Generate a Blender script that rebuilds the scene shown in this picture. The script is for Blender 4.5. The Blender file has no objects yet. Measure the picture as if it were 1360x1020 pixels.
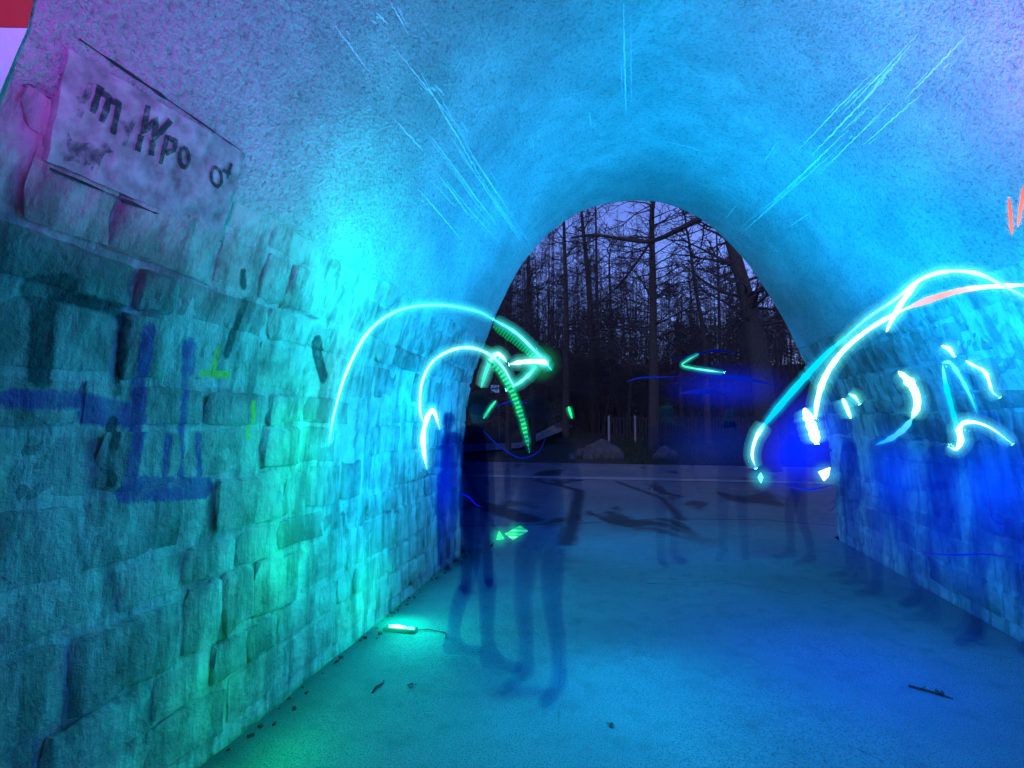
import bpy, bmesh, math, random
import numpy as np
from mathutils import Vector, Matrix, noise
R = math.radians
scene = bpy.context.scene
col = scene.collection

# ------------------------------------------------------------------ camera
F_PX, W_PX, H_PX = 700.0, 1360.0, 1020.0
YAW, PITCH, CAM_Z = R(12.067), R(3.923), 1.5
cd = bpy.data.cameras.new('camera'); cam = bpy.data.objects.new('camera', cd); col.objects.link(cam)
cd.sensor_width = 36; cd.lens = 36 * F_PX / W_PX; cd.clip_start = .05; cd.clip_end = 1000
cam.location = (0, 0, CAM_Z); cam.rotation_euler = (R(90) + PITCH, 0, YAW)
scene.camera = cam

# ------------------------------------------------------------------ dusk sky
world = bpy.data.worlds.new('World'); scene.world = world; world.use_nodes = True
wn = world.node_tree.nodes; wl = world.node_tree.links
bg = wn['Background']
sky = wn.new('ShaderNodeTexSky'); sky.sky_type = 'NISHITA'; sky.sun_disc = False
sky.sun_elevation = R(26.0); sky.sun_rotation = R(200); sky.ozone_density = 6; sky.air_density = 1.0; sky.dust_density = .3
tint = wn.new('ShaderNodeMix'); tint.data_type = 'RGBA'; tint.blend_type = 'MULTIPLY'; tint.inputs[0].default_value = 1
tint.inputs[7].default_value = (.74, .61, 1.0, 1)
wl.new(sky.outputs[0], tint.inputs[6]); wl.new(tint.outputs[2], bg.inputs[0])
bg.inputs[1].default_value = .15
sd = bpy.data.lights.new('sun', 'SUN'); sd.energy = .02; sd.angle = R(12); sd.color = (1, .8, .75)
sun = bpy.data.objects.new('sun', sd); col.objects.link(sun); sun.rotation_euler = (R(88), 0, R(200 - 180))
vs = scene.view_settings
vs.view_transform = 'Standard'; vs.look = 'None'; vs.exposure = .36; vs.gamma = 1; vs.use_curve_mapping = False
scene.cycles.use_denoising = True
scene.cycles.max_bounces = 4; scene.cycles.diffuse_bounces = 3; scene.cycles.glossy_bounces = 2; scene.cycles.transparent_max_bounces = 20; scene.cycles.volume_bounces = 0
scene.cycles.sample_clamp_indirect = 6
scene.cycles.use_adaptive_sampling = True; scene.cycles.adaptive_threshold = .04

# ------------------------------------------------------------------ pixel helpers (a pixel gives a direction only)
_F = Vector((-math.sin(YAW) * math.cos(PITCH), math.cos(YAW) * math.cos(PITCH), math.sin(PITCH)))
_R = Vector((math.cos(YAW), math.sin(YAW), 0)); _U = _R.cross(_F)
CAM = Vector((0, 0, CAM_Z))
def ray(px, py): return _F * F_PX + _R * (px - W_PX / 2) + _U * (H_PX / 2 - py)
def at_y(px, py, y):
    d = ray(px, py); return CAM + d * (y / d.y)
def at_floor(px, py, z=0.0):
    d = ray(px, py); return CAM + d * ((z - CAM_Z) / d.z)

# ------------------------------------------------------------------ tunnel section (x, z), extruded along y
MOUTH_K, MOUTH_0 = .35, 6.05
def mouth_y(x): return MOUTH_0 + MOUTH_K * (x + 1.85)
PROFILE = [(-1.86, -.12), (-1.865, .5), (-1.862, 1.1), (-1.81, 1.76), (-1.69, 2.23), (-1.52, 2.73), (-1.29, 3.25), (-1.1, 3.55), (-.87, 3.82),
           (-.59, 4.04), (-.35, 4.17), (-.05, 4.25), (.25, 4.285), (.6, 4.25), (.98, 4.09), (1.31, 3.83), (1.59, 3.52),
           (1.79, 3.2), (2.05, 2.76), (2.32, 2.14), (2.5, 1.63), (2.59, 1.0), (2.62, .4), (2.62, -.12)]
def catmull(pts, n=8):
    p = [Vector(q) for q in pts]; p = [p[0] * 2 - p[1]] + p + [p[-1] * 2 - p[-2]]; out = []
    for i in range(1, len(p) - 2):
        a, b, c, d = p[i - 1], p[i], p[i + 1], p[i + 2]
        for k in range(n):
            t = k / n
            out.append(.5 * ((2 * b) + (c - a) * t + (2 * a - 5 * b + 4 * c - d) * t * t + (3 * b - a - 3 * c + d) * t ** 3))
    out.append(p[-2]); return out
PF = catmull(PROFILE, 8)
PS = [0.0]
for a, b in zip(PF, PF[1:]): PS.append(PS[-1] + (b - a).length)
S_MAX = PS[-1]
def prof(s):
    s = min(max(s, 0), S_MAX - 1e-6); i = int(np.searchsorted(PS, s, side='right')) - 1
    t = (s - PS[i]) / (PS[i + 1] - PS[i]); p = PF[i].lerp(PF[i + 1], t)
    i0, i1 = max(i - 1, 0), min(i + 2, len(PF) - 1)
    tg = (PF[i1] - PF[i0]).normalized()
    return p, tg, Vector((tg.y, -tg.x))            # point, tangent, inward normal
def surf(s, y, off=0.0):
    p, tg, n = prof(s); q = p + n * off; return Vector((q.x, y, q.y))
def rough_at(q, k): return k * (noise.noise(q * 1.3) * 1.0 + noise.noise(q * 3.7) * .5 + noise.noise(q * 9) * .22)
def skin(s, y, off=0.0):
    p, tg, n = prof(s); return surf(s, y, off + rough_at(Vector((p.x, y, p.y)), VAULT_ROUGH) + VAULT_OFF)
VAULT_ROUGH, VAULT_OFF = .016, .012
def hit(px, py):
    """ray of a pixel against the tunnel lining -> (s, y)"""
    d = ray(px, py); o = Vector((0, CAM_Z)); dd = Vector((d.x, d.z)); best = None
    for i, (a, b) in enumerate(zip(PF, PF[1:])):
        e = b - a; den = dd.x * e.y - dd.y * e.x
        if abs(den) < 1e-9: continue
        w = a - o; t = (w.x * e.y - w.y * e.x) / den; u = (w.x * dd.y - w.y * dd.x) / den
        if t > 0 and -1e-6 <= u <= 1 + 1e-6 and (best is None or t < best[0]): best = (t, PS[i] + u * (PS[i + 1] - PS[i]))
    return best[1], best[0] * d.y
def s_at_z(z, side):
    rng = range(len(PF)) if side < 0 else range(len(PF) - 1, -1, -1)
    for i in rng:
        if PF[i].y >= z: return PS[i]

# ------------------------------------------------------------------ object helpers
def tag(o, label=None, cat=None, group=None, kind=None):
    if label: o['label'] = label
    if cat: o['category'] = cat
    if group: o['group'] = group
    if kind: o['kind'] = kind
    return o
def empty(name, loc=(0, 0, 0), rz=0):
    o = bpy.data.objects.new(name, None); col.objects.link(o); o.location = loc; o.rotation_euler = (0, 0, rz); o.empty_display_size = .1
    return o
def link(name, me, mats, parent=None, smooth=False):
    for m in (mats if isinstance(mats, (list, tuple)) else [mats]):
        if m is not None and len(me.materials) < (len(mats) if isinstance(mats, (list, tuple)) else 1): me.materials.append(m)
    o = bpy.data.objects.new(name, me); col.objects.link(o)
    if parent is not None: o.parent = parent
    if smooth: me.polygons.foreach_set('use_smooth', [True] * len(me.polygons))
    return o
class MB:
    def __init__(s): s.v = []; s.f = []; s.uv = []
    def add(s, v, f):
        n = len(s.v); s.v += [tuple(q) for q in v]; s.f += [tuple(i + n for i in q) for q in f]
    def box(s, c, d, m=None):
        x, y, z = [k / 2 for k in d]; V = [Vector((a * x, b * y, e * z)) for a in (-1, 1) for b in (-1, 1) for e in (-1, 1)]
        if m is not None: V = [m @ q for q in V]
        c = Vector(c); s.add([q + c for q in V], [(0, 1, 3, 2), (4, 6, 7, 5), (0, 4, 5, 1), (2, 3, 7, 6), (0, 2, 6, 4), (1, 5, 7, 3)])
    def tube(s, pts, rad, n=5, caps=True, flat=1.0):
        pts = [Vector(p) for p in pts]; m = len(pts); V = []
        ref = Vector((.31, .2, .93)); prev = None
        for i, p in enumerate(pts):
            t = (pts[min(i + 1, m - 1)] - pts[max(i - 1, 0)]).normalized()
            if prev is None: a = t.cross(ref).normalized()
            else: a = (prev - t * prev.dot(t)).normalized()
            prev = a; b = t.cross(a); r = rad[i] if hasattr(rad, '__len__') else rad
            for k in range(n):
                an = 2 * math.pi * k / n; V.append(p + (a * math.cos(an) * flat + b * math.sin(an)) * r)
        F = []
        for i in range(m - 1):
            for k in range(n): F.append((i * n + k, i * n + (k + 1) % n, (i + 1) * n + (k + 1) % n, (i + 1) * n + k))
        if caps: F += [tuple(range(n - 1, -1, -1)), tuple(range((m - 1) * n, m * n))]
        s.add(V, F)
    def mesh(s, name):
        me = bpy.data.meshes.new(name); me.from_pydata(s.v, [], s.f); me.update(); return me
    def build(s, name, mat, parent=None, smooth=False): return link(name, s.mesh(name), mat, parent, smooth)

# ------------------------------------------------------------------ material helpers
def mat_new(name):
    m = bpy.data.materials.new(name); m.use_nodes = True
    return m, m.node_tree.nodes, m.node_tree.links, m.node_tree.nodes['Principled BSDF']
def N(nt, typ, **kw):
    n = nt.new(typ)
    for k, v in kw.items(): setattr(n, k, v)
    return n
def mathn(nd, lk, op, a, b=None, c=None, clamp=False):
    n = nd.new('ShaderNodeMath'); n.operation = op; n.use_clamp = clamp
    for i, q in enumerate((a, b, c)):
        if q is None: continue
        if isinstance(q, (int, float)): n.inputs[i].default_value = q
        else: lk.new(q, n.inputs[i])
    return n.outputs[0]
def noise_n(nd, lk, vec, scale, detail=4, rough=.55, dist=0):
    n = nd.new('ShaderNodeTexNoise'); n.inputs['Scale'].default_value = scale; n.inputs['Detail'].default_value = detail
    n.inputs['Roughness'].default_value = rough; n.inputs['Distortion'].default_value = dist
    if vec is not None: lk.new(vec, n.inputs['Vector'])
    return n.outputs['Fac']
def ramp(nd, lk, fac, stops):
    n = nd.new('ShaderNodeValToRGB'); e = n.color_ramp.elements
    while len(e) < len(stops): e.new(.5)
    for k, (p, c) in enumerate(stops): e[k].position = p; e[k].color = tuple(c) + ((1,) if len(c) == 3 else ())
    lk.new(fac, n.inputs[0]); return n.outputs[0]
def mixc(nd, lk, fac, a, b, blend='MIX'):
    n = nd.new('ShaderNodeMix'); n.data_type = 'RGBA'; n.blend_type = blend
    for i, q in ((0, fac), (6, a), (7, b)):
        if isinstance(q, (int, float)): n.inputs[i].default_value = q
        elif isinstance(q, tuple): n.inputs[i].default_value = q + ((1,) if len(q) == 3 else ())
        else: lk.new(q, n.inputs[i])
    return n.outputs[2]
def bump(nd, lk, h, strength, dist, nrm=None):
    n = nd.new('ShaderNodeBump'); n.inputs['Strength'].default_value = strength; n.inputs['Distance'].default_value = dist
    lk.new(h, n.inputs['Height'])
    if nrm is not None: lk.new(nrm, n.inputs['Normal'])
    return n.outputs[0]
def plain(name, c, rough=.7, metal=0.0, var=.25, scale=12, bmp=.0):
    m, nd, lk, b = mat_new(name); g = nd.new('ShaderNodeNewGeometry')
    f = noise_n(nd, lk, g.outputs['Position'], scale, 5)
    lk.new(ramp(nd, lk, f, [(.3, tuple(q * (1 - var) for q in c)), (.7, tuple(min(1, q * (1 + var)) for q in c))]), b.inputs['Base Color'])
    b.inputs['Roughness'].default_value = rough; b.inputs['Metallic'].default_value = metal
    if bmp: lk.new(bump(nd, lk, f, .6, bmp), b.inputs['Normal'])
    return m

def stroke_mask(nd, lk, pos, segs, ax0=1, ax1=2):
    """paint strokes as capsules in the wall's own (y, z) plane"""
    sx = nd.new('ShaderNodeSeparateXYZ'); lk.new(pos, sx.inputs[0])
    cb = nd.new('ShaderNodeCombineXYZ'); lk.new(sx.outputs[ax0], cb.inputs[0]); lk.new(sx.outputs[ax1], cb.inputs[1])
    best = None
    for (a, b, w) in segs:
        ax, ay = a; dx, dy = b[0] - ax, b[1] - ay; L2 = dx * dx + dy * dy + 1e-9
        sub = nd.new('ShaderNodeVectorMath'); sub.operation = 'SUBTRACT'; lk.new(cb.outputs[0], sub.inputs[0]); sub.inputs[1].default_value = (ax, ay, 0)
        dot = nd.new('ShaderNodeVectorMath'); dot.operation = 'DOT_PRODUCT'; lk.new(sub.outputs[0], dot.inputs[0]); dot.inputs[1].default_value = (dx / L2, dy / L2, 0)
        t = mathn(nd, lk, 'MULTIPLY', dot.outputs['Value'], 1.0, clamp=True)
        sc = nd.new('ShaderNodeVectorMath'); sc.operation = 'SCALE'; sc.inputs[0].default_value = (dx, dy, 0); lk.new(t, sc.inputs['Scale'])
        di = nd.new('ShaderNodeVectorMath'); di.operation = 'DISTANCE'; lk.new(sub.outputs[0], di.inputs[0]); lk.new(sc.outputs[0], di.inputs[1])
        v = mathn(nd, lk, 'SUBTRACT', di.outputs['Value'], w)
        best = v if best is None else mathn(nd, lk, 'MINIMUM', best, v)
    return best

# graffiti on the left masonry, traced as (pixel, pixel, half width)
def wallpt(px, py):
    s, y = hit(px, py); p = surf(s, y); return (p.y, p.z)
def segs_from(lst):
    out = []
    for pts, w in lst:
        q = [wallpt(*p) for p in pts]
        out += [(a, b, w) for a, b in zip(q, q[1:])]
    return out
BLACK = segs_from([([(52, 385), (85, 380)], 0.051), ([(62, 410), (58, 500)], 0.046), ([(90, 392), (160, 412), (168, 430)], 0.029), ([(168, 425), (160, 520)], 0.022),
                   ([(152, 560), (146, 640)], 0.029), ([(326, 380), (326, 362)], 0.026), ([(328, 400), (305, 470)], 0.029), ([(422, 455), (432, 500)], 0.051)])
PURPLE = segs_from([([(195, 440), (185, 560), (172, 640)], 0.035), ([(15, 530), (100, 530), (185, 548)], 0.038), ([(120, 550), (185, 556)], 0.043),
                    ([(255, 460), (253, 490)], 0.043), ([(250, 495), (244, 560), (242, 650)], 0.026), ([(222, 580), (214, 640)], 0.023),
                    ([(172, 650), (275, 648)], 0.058), ([(265, 580), (268, 640)], 0.026)])
GREENP = segs_from([([(292, 465), (286, 495)], .022), ([(272, 495), (306, 498)], .024), ([(335, 535), (332, 580)], .02)])

def masonry_mat(name, paint, mortar=False):
    m, nd, lk, b = mat_new(name); g = nd.new('ShaderNodeNewGeometry'); pos = g.outputs['Position']
    oi = nd.new('ShaderNodeObjectInfo')
    n1 = noise_n(nd, lk, pos, 2.2, 6, .6); n2 = noise_n(nd, lk, pos, 34, 5, .7); n3 = noise_n(nd, lk, pos, 6.5, 6, .64, 0)
    base = ramp(nd, lk, n3, [(.25, (.16, .13, .12)), (.48, (.38, .34, .31)), (.75, (.62, .58, .54))])
    tone = ramp(nd, lk, oi.outputs['Random'], [(0, (.42, .42, .44)), (.35, (.8, .78, .76)), (.7, (.95, .95, .92)), (1, (1.2, 1.16, 1.1))])
    base = mixc(nd, lk, 1.0, base, tone, 'MULTIPLY') if not mortar else ramp(nd, lk, n3, [(.25, (.26, .24, .22)), (.5, (.46, .44, .41)), (.75, (.62, .60, .57))])
    base = mixc(nd, lk, mathn(nd, lk, 'MULTIPLY', ramp(nd, lk, n1, [(.38, (0, 0, 0)), (.62, (1, 1, 1))]), .55), base, (.62, .60, .57))   # old limewash
    mp = nd.new('ShaderNodeMapping'); lk.new(pos, mp.inputs[0]); mp.inputs['Scale'].default_value = (6, 6, 1.1)
    dr = noise_n(nd, lk, mp.outputs[0], 1.5, 7, .68)
    base = mixc(nd, lk, mathn(nd, lk, 'MULTIPLY', ramp(nd, lk, dr, [(.47, (0, 0, 0)), (.60, (1, 1, 1))]), .62), base, (.10, .09, .085))     # water runs
    if paint:
        wob = mathn(nd, lk, 'MULTIPLY', mathn(nd, lk, 'SUBTRACT', n2, .5), .035)
        for segs, c, op in ((PURPLE, (.14, .02, .26), .78), (BLACK, (.010, .010, .02), .88), (GREENP, (.45, .55, .03), .85)):
            d = stroke_mask(nd, lk, pos, segs)
            d = mathn(nd, lk, 'ADD', d, wob)
            k = mathn(nd, lk, 'MULTIPLY', mathn(nd, lk, 'DIVIDE', d, -.014, clamp=True), op)
            k = mathn(nd, lk, 'MULTIPLY', k, ramp(nd, lk, n3, [(.25, (.35, .35, .35)), (.5, (1, 1, 1))]))
            base = mixc(nd, lk, k, base, c)
    lk.new(base, b.inputs['Base Color']); b.inputs['Roughness'].default_value = .85
    h = mathn(nd, lk, 'ADD', mathn(nd, lk, 'MULTIPLY', n3, 1.0), mathn(nd, lk, 'MULTIPLY', n2, .16))
    h = mathn(nd, lk, 'ADD', h, mathn(nd, lk, 'MULTIPLY', dr, .5))
    lk.new(bump(nd, lk, h, .9, .032), b.inputs['Normal'])
    return m
M_STONE_L = masonry_mat('limewashed_stone_painted', True)
M_STONE_R = masonry_mat('limewashed_stone', False)
M_MORTAR_L = masonry_mat('smeared_mortar_painted', True, True); M_MORTAR_R = masonry_mat('smeared_mortar', False, True)

def plaster_mat():
    m, nd, lk, b = mat_new('rough_render'); g = nd.new('ShaderNodeNewGeometry'); pos = g.outputs['Position']
    n1 = noise_n(nd, lk, pos, .9, 5, .6); n2 = noise_n(nd, lk, pos, 38, 4, .7); n3 = noise_n(nd, lk, pos, 5.5, 6, .65, .4); n4 = noise_n(nd, lk, pos, 110, 2, .6)
    base = ramp(nd, lk, n1, [(.36, (.38, .37, .37)), (.64, (.60, .59, .59))])
    base = mixc(nd, lk, mathn(nd, lk, 'MULTIPLY', ramp(nd, lk, n3, [(.45, (0, 0, 0)), (.7, (1, 1, 1))]), .45), base, (.30, .30, .30))
    base = mixc(nd, lk, 1.0, base, ramp(nd, lk, n2, [(.30, (.55, .55, .55)), (.47, (.97, .97, .97)), (.7, (1.12, 1.12, 1.12))]), 'MULTIPLY')
    lk.new(base, b.inputs['Base Color']); b.inputs['Roughness'].default_value = .9
    vo = nd.new('ShaderNodeTexVoronoi'); vo.inputs['Scale'].default_value = 55; lk.new(pos, vo.inputs['Vector'])
    h = mathn(nd, lk, 'ADD', mathn(nd, lk, 'MULTIPLY', n2, 1.0), mathn(nd, lk, 'MULTIPLY', n4, .5))
    h = mathn(nd, lk, 'ADD', h, mathn(nd, lk, 'MULTIPLY', vo.outputs['Distance'], .35))
    lk.new(bump(nd, lk, n3, .4, .05, bump(nd, lk, h, 1.0, .024)), b.inputs['Normal'])
    return m
M_PLASTER = plaster_mat()

def asphalt_mat():
    m, nd, lk, b = mat_new('worn_asphalt'); g = nd.new('ShaderNodeNewGeometry'); pos = g.outputs['Position']
    n1 = noise_n(nd, lk, pos, .55, 5, .6); n2 = noise_n(nd, lk, pos, 140, 3, .7); n3 = noise_n(nd, lk, pos, 6, 6, .65)
    base = ramp(nd, lk, n1, [(.3, (.17, .17, .17)), (.7, (.27, .265, .26))])
    base = mixc(nd, lk, ramp(nd, lk, n2, [(.35, (1, 1, 1)), (.5, (0, 0, 0))]), base, (.05, .05, .05))
    base = mixc(nd, lk, mathn(nd, lk, 'MULTIPLY', ramp(nd, lk, n3, [(.5, (0, 0, 0)), (.75, (1, 1, 1))]), .5), base, (.08, .08, .08))
    # wet runs on the road beyond the arch
    mp = nd.new('ShaderNodeMapping'); lk.new(pos, mp.inputs[0]); mp.inputs['Scale'].default_value = (.55, .22, 1); mp.inputs['Location'].default_value = (3.1, 1.7, 0)
    w = noise_n(nd, lk, mp.outputs[0], 1.6, 6, .6, .7)
    sx = nd.new('ShaderNodeSeparateXYZ'); lk.new(pos, sx.inputs[0])
    far = mathn(nd, lk, 'DIVIDE', mathn(nd, lk, 'SUBTRACT', sx.outputs[1], 6.6), 1.2, clamp=True)
    wet = mathn(nd, lk, 'MULTIPLY', ramp(nd, lk, w, [(.56, (0, 0, 0)), (.62, (1, 1, 1))]), far)
    base = mixc(nd, lk, mathn(nd, lk, 'MULTIPLY', wet, .8), base, (.022, .022, .025))
    def fseg(lst):
        out = []
        for pts, w_ in lst:
            q = [at_floor(*p) for p in pts]; out += [((a.x, a.y), (c.x, c.y), w_) for a, c in zip(q, q[1:])]
        return out
    wobf = mathn(nd, lk, 'MULTIPLY', mathn(nd, lk, 'SUBTRACT', n3, .5), .16)
    CR = fseg([([(600, 699), (760, 696), (880, 689), (1010, 690), (1130, 700)], .03), ([(1060, 960), (1170, 1010)], .004), ([(745, 870), (740, 1000)], .004), ([(860, 775), (960, 772), (1060, 790)], .012)])
    SN = fseg([([(735, 642), (770, 652), (762, 690), (752, 722)], .16), ([(820, 640), (880, 662), (905, 690)], .12), ([(640, 670), (700, 690)], .30)])
    for sg_, fac, sc_, c_, op in ((CR, .35, -.02, (.03, .03, .03), .9), (SN, 1.6, -.10, (.03, .03, .035), .85)):
        d_ = mathn(nd, lk, 'MULTIPLY_ADD', wobf, fac, stroke_mask(nd, lk, pos, sg_, 0, 1))
        k_ = mathn(nd, lk, 'MULTIPLY', mathn(nd, lk, 'DIVIDE', d_, sc_, clamp=True), op)
        base = mixc(nd, lk, k_, base, c_); 
        if sg_ is SN: wet = mathn(nd, lk, 'MAXIMUM', wet, k_)
    lk.new(base, b.inputs['Base Color'])
    lk.new(mathn(nd, lk, 'SUBTRACT', .78, mathn(nd, lk, 'MULTIPLY', wet, .45)), b.inputs['Roughness'])
    h = mathn(nd, lk, 'ADD', n2, mathn(nd, lk, 'MULTIPLY', n3, .6))
    lk.new(bump(nd, lk, h, .6, .008), b.inputs['Normal'])
    return m
M_ASPHALT = asphalt_mat()
M_DIRT = plain('dark_soil', (.05, .042, .035), .95, 0, .5, 4, .05)
M_GRASS = plain('grass_bank', (.045, .06, .025), .95, 0, .5, 3, .05)
M_BARK = plain('bark', (.05, .04, .036), .9, 0, .4, 20, .01)
M_TWIG = plain('bare_twig', (.06, .048, .05), .9, 0, .3, 3)
M_LITTER = plain('leaf_litter_slope', (.06, .045, .04), .95, 0, .5, 2, .08)
M_ROCK = plain('grey_boulder', (.075, .07, .066), .85, 0, .35, 6, .03)
M_WOOD = plain('weathered_wood', (.03, .026, .024), .85, 0, .35, 20)
M_POST = plain('pale_post', (.3, .29, .29), .6, 0, .2, 20)
M_KERB = plain('kerb_stone', (.33, .32, .31), .8, 0, .25, 9)
M_PATHG = plain('gravel_path', (.27, .25, .23), .95, 0, .25, 5)
M_WHITE = plain('white_paint', (.78, .77, .76), .5, 0, .08, 15)
def worn_paint(name, c, cover):
    m, nd, lk, b = mat_new(name); g = nd.new('ShaderNodeNewGeometry')
    f = noise_n(nd, lk, g.outputs['Position'], 28, 5, .7); b.inputs['Base Color'].default_value = c + (1,); b.inputs['Roughness'].default_value = .85
    lk.new(ramp(nd, lk, f, [(cover - .16, (.8, .8, .8)), (cover + .16, (.05, .05, .05))]), b.inputs['Alpha'])
    return m
M_RED = plain('red_paint', (.55, .012, .018), .45, 0, .12, 12)
M_BLACKP = plain('black_paint', (.012, .012, .016), .8, 0, .6, 30)
M_LIME = worn_paint('lime_deposit', (.90, .90, .89), .68)
M_METAL = plain('dark_metal', (.08, .08, .09), .45, .7, .2, 20)

def emit(name, stops, strength):
    """self-lit tube: colour runs along its length (uv x)"""
    m, nd, lk, b = mat_new(name); nd.remove(b)
    uv = nd.new('ShaderNodeUVMap'); sx = nd.new('ShaderNodeSeparateXYZ'); lk.new(uv.outputs[0], sx.inputs[0])
    e = nd.new('ShaderNodeEmission'); e.inputs[1].default_value = strength
    lk.new(ramp(nd, lk, sx.outputs[0], stops), e.inputs[0]); lk.new(e.outputs[0], nd['Material Output'].inputs[0])
    return m
def lamp(parent, loc, color, watt, radius=.08, kind='POINT'):
    ld = bpy.data.lights.new('light', kind); ld.energy = watt; ld.color = color; ld.shadow_soft_size = radius
    o = bpy.data.objects.new('light', ld); col.objects.link(o); o.parent = parent
    o.location = Vector(loc) - Vector(parent.location); return o

# ------------------------------------------------------------------ the lining of the underpass
rng = random.Random(7)
tunnel = tag(empty('tunnel', (0, 0, 0)), 'arched stone underpass with rendered vault lit cyan and blue', 'tunnel')
Z_SPRING = 2.36
S_L, S_R = s_at_z(Z_SPRING, -1), s_at_z(Z_SPRING, 1)
Y_BACK = -16.0
def row_y(t, ye): return Y_BACK * (1 - t / .12) if t < .12 else ye * ((t - .12) / .88) ** .85
def lining(name, s0, s1, ns, ny, mat, rough, off=0.0, thick=.45, ragged=0.0):
    V, F = [], []; ss = [s0 + (s1 - s0) * i / ns for i in range(ns + 1)]
    for i, s in enumerate(ss):
        p, tg, n = prof(s); ye = mouth_y(p.x)
        for j in range(ny + 1):
            y = row_y(j / ny, ye)
            if ragged and i in (0, ns):
                p, tg, n = prof(s + ragged * (1 if i == 0 else -1) * (.2 + noise.noise(Vector((3 + i, y * 1.1, 0))) + .7 * noise.noise(Vector((5, y * 4.3, i)))))
            q = Vector((p.x, y, p.y))
            d = rough_at(q, rough)
            if ns == 80: d += .007 * noise.noise(q * 17) + .004 * noise.noise(q * 31)
            if ragged and i in (0, ns): d -= .03
            e = max(0, (y - ye + .10) / .10)
            d -= .05 * e * e                                              # worn arris at the mouth
            V.append(q + Vector((n.x, 0, n.y)) * (d + off))
    inner = len(V)
    for i in range(ns):
        for j in range(ny): a = i * (ny + 1) + j; F.append((a, a + ny + 1, a + ny + 2, a + 1))
    for i, s in enumerate(ss):                                           # outer shell
        p, tg, n = prof(s)
        for y in (Y_BACK, mouth_y(p.x)): V.append(Vector((p.x, y, p.y)) - Vector((n.x, 0, n.y)) * thick)
    for i in range(ns):
        a = inner + 2 * i; F.append((a, a + 1, a + 3, a + 2))
        F.append((i * (ny + 1) + ny, (i + 1) * (ny + 1) + ny, a + 3, a + 1)); F.append((i * (ny + 1), a, a + 2, (i + 1) * (ny + 1)))
    me = bpy.data.meshes.new(name); me.from_pydata(V, [], F); me.update()
    return link(name, me, mat, tunnel, True)
vault = lining('vault', S_L, S_R, 110, 130, M_PLASTER, VAULT_ROUGH, VAULT_OFF, .45, .07)
tag(vault, 'rough rendered barrel vault with pale lime streaks')
wall_l = lining('side_wall', 0, S_L + .16, 80, 240, M_MORTAR_L, .011, -.0150); tag(wall_l, 'left masonry wall with faded graffiti strokes')
wall_r = lining('side_wall', S_R - .16, S_MAX, 80, 200, M_MORTAR_R, .011, -.0150); tag(wall_r, 'right masonry wall in deep blue light')

# stones: a few shared shapes, each stone its own object
def stone_mesh(seed):
    r = random.Random(seed); n = 5; V = []
    for j in range(n):
        for i in range(n):
            u, v = i / (n - 1) - .5, j / (n - 1) - .5
            edge = max(abs(u), abs(v)) > .45
            ju, jv = (r.uniform(-.06, .035), r.uniform(-.08, .05)) if edge else (r.uniform(-.05, .05), r.uniform(-.05, .05))
            h = r.uniform(-.05, .35) if edge else r.uniform(.7, 1.05)
            uu, vv = (u * (1.0 if edge else 1.78), v * (1.0 if edge else 1.7))
            V.append((uu + ju, vv + jv, h))
    F = [(j * n + i, j * n + i + 1, (j + 1) * n + i + 1, (j + 1) * n + i) for j in range(n - 1) for i in range(n - 1)]
    rim = [i for i in range(n)] + [j * n + n - 1 for j in range(1, n)] + [(n - 1) * n + i for i in range(n - 2, -1, -1)] + [j * n for j in range(n - 2, 0, -1)]
    base = len(V)
    for k in rim: V.append((V[k][0], V[k][1], -1.2))
    for a in range(len(rim)): b = (a + 1) % len(rim); F.append((rim[b], rim[a], base + a, base + b))
    me = bpy.data.meshes.new('stone'); me.from_pydata(V, [], F); me.update()
    me.polygons.foreach_set('use_smooth', [k < 16 for k in range(len(me.polygons))])
    return me
SH_L = [stone_mesh(k) for k in range(10)]; SH_R = [m.copy() for m in SH_L]
for m in SH_L: m.materials.append(M_STONE_L)
for m in SH_R: m.materials.append(M_STONE_R)
def courses(side, parent, shapes, y0, shades):
    s_lo, s_hi = (s_at_z(.02, -1), S_L + .08) if side < 0 else (s_at_z(.02, 1), S_R - .08)
    span = abs(s_hi - s_lo); hs = [rng.uniform(.14, .33) for _ in range(11)]; k = span / sum(hs); hs = [h * k for h in hs]
    s = 0
    for ci, h in enumerate(hs):
        sc = s_lo + (s + h / 2) * (1 if side < 0 else -1); s += h
        p, tg, n = prof(sc); ye = mouth_y(p.x) - .015; y = y0 + rng.uniform(-.2, .2)
        while y < ye - .05:
            w = rng.uniform(.16, .56)
            if ye - (y + w) < .2: w = ye - y
            o = bpy.data.objects.new('stone', rng.choice(shapes)); col.objects.link(o); o.parent = parent
            X = Vector((0, 1, 0)); Zv = Vector((n.x, 0, n.y)); Yv = Zv.cross(X)
            M = Matrix((X, Yv, Zv)).transposed().to_4x4()
            lean = Matrix.Rotation(rng.uniform(-.05, .05), 4, 'Z')
            prot = rng.choice((.014, .018, .022, .026, .032, .04)); gy = rng.uniform(.004, .016)
            M.translation = Vector((p.x, y + w / 2, p.y)) - Zv * .026
            o.matrix_world = M @ lean @ Matrix.Diagonal((w - gy, h - .012, prot, 1))
            if rng.random() < .5: o.matrix_world = o.matrix_world @ Matrix.Diagonal((-1, -1, 1, 1))
            y += w
courses(-1, wall_l, SH_L, .5, 0)
courses(1, wall_r, SH_R, 1.3, 0)

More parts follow.
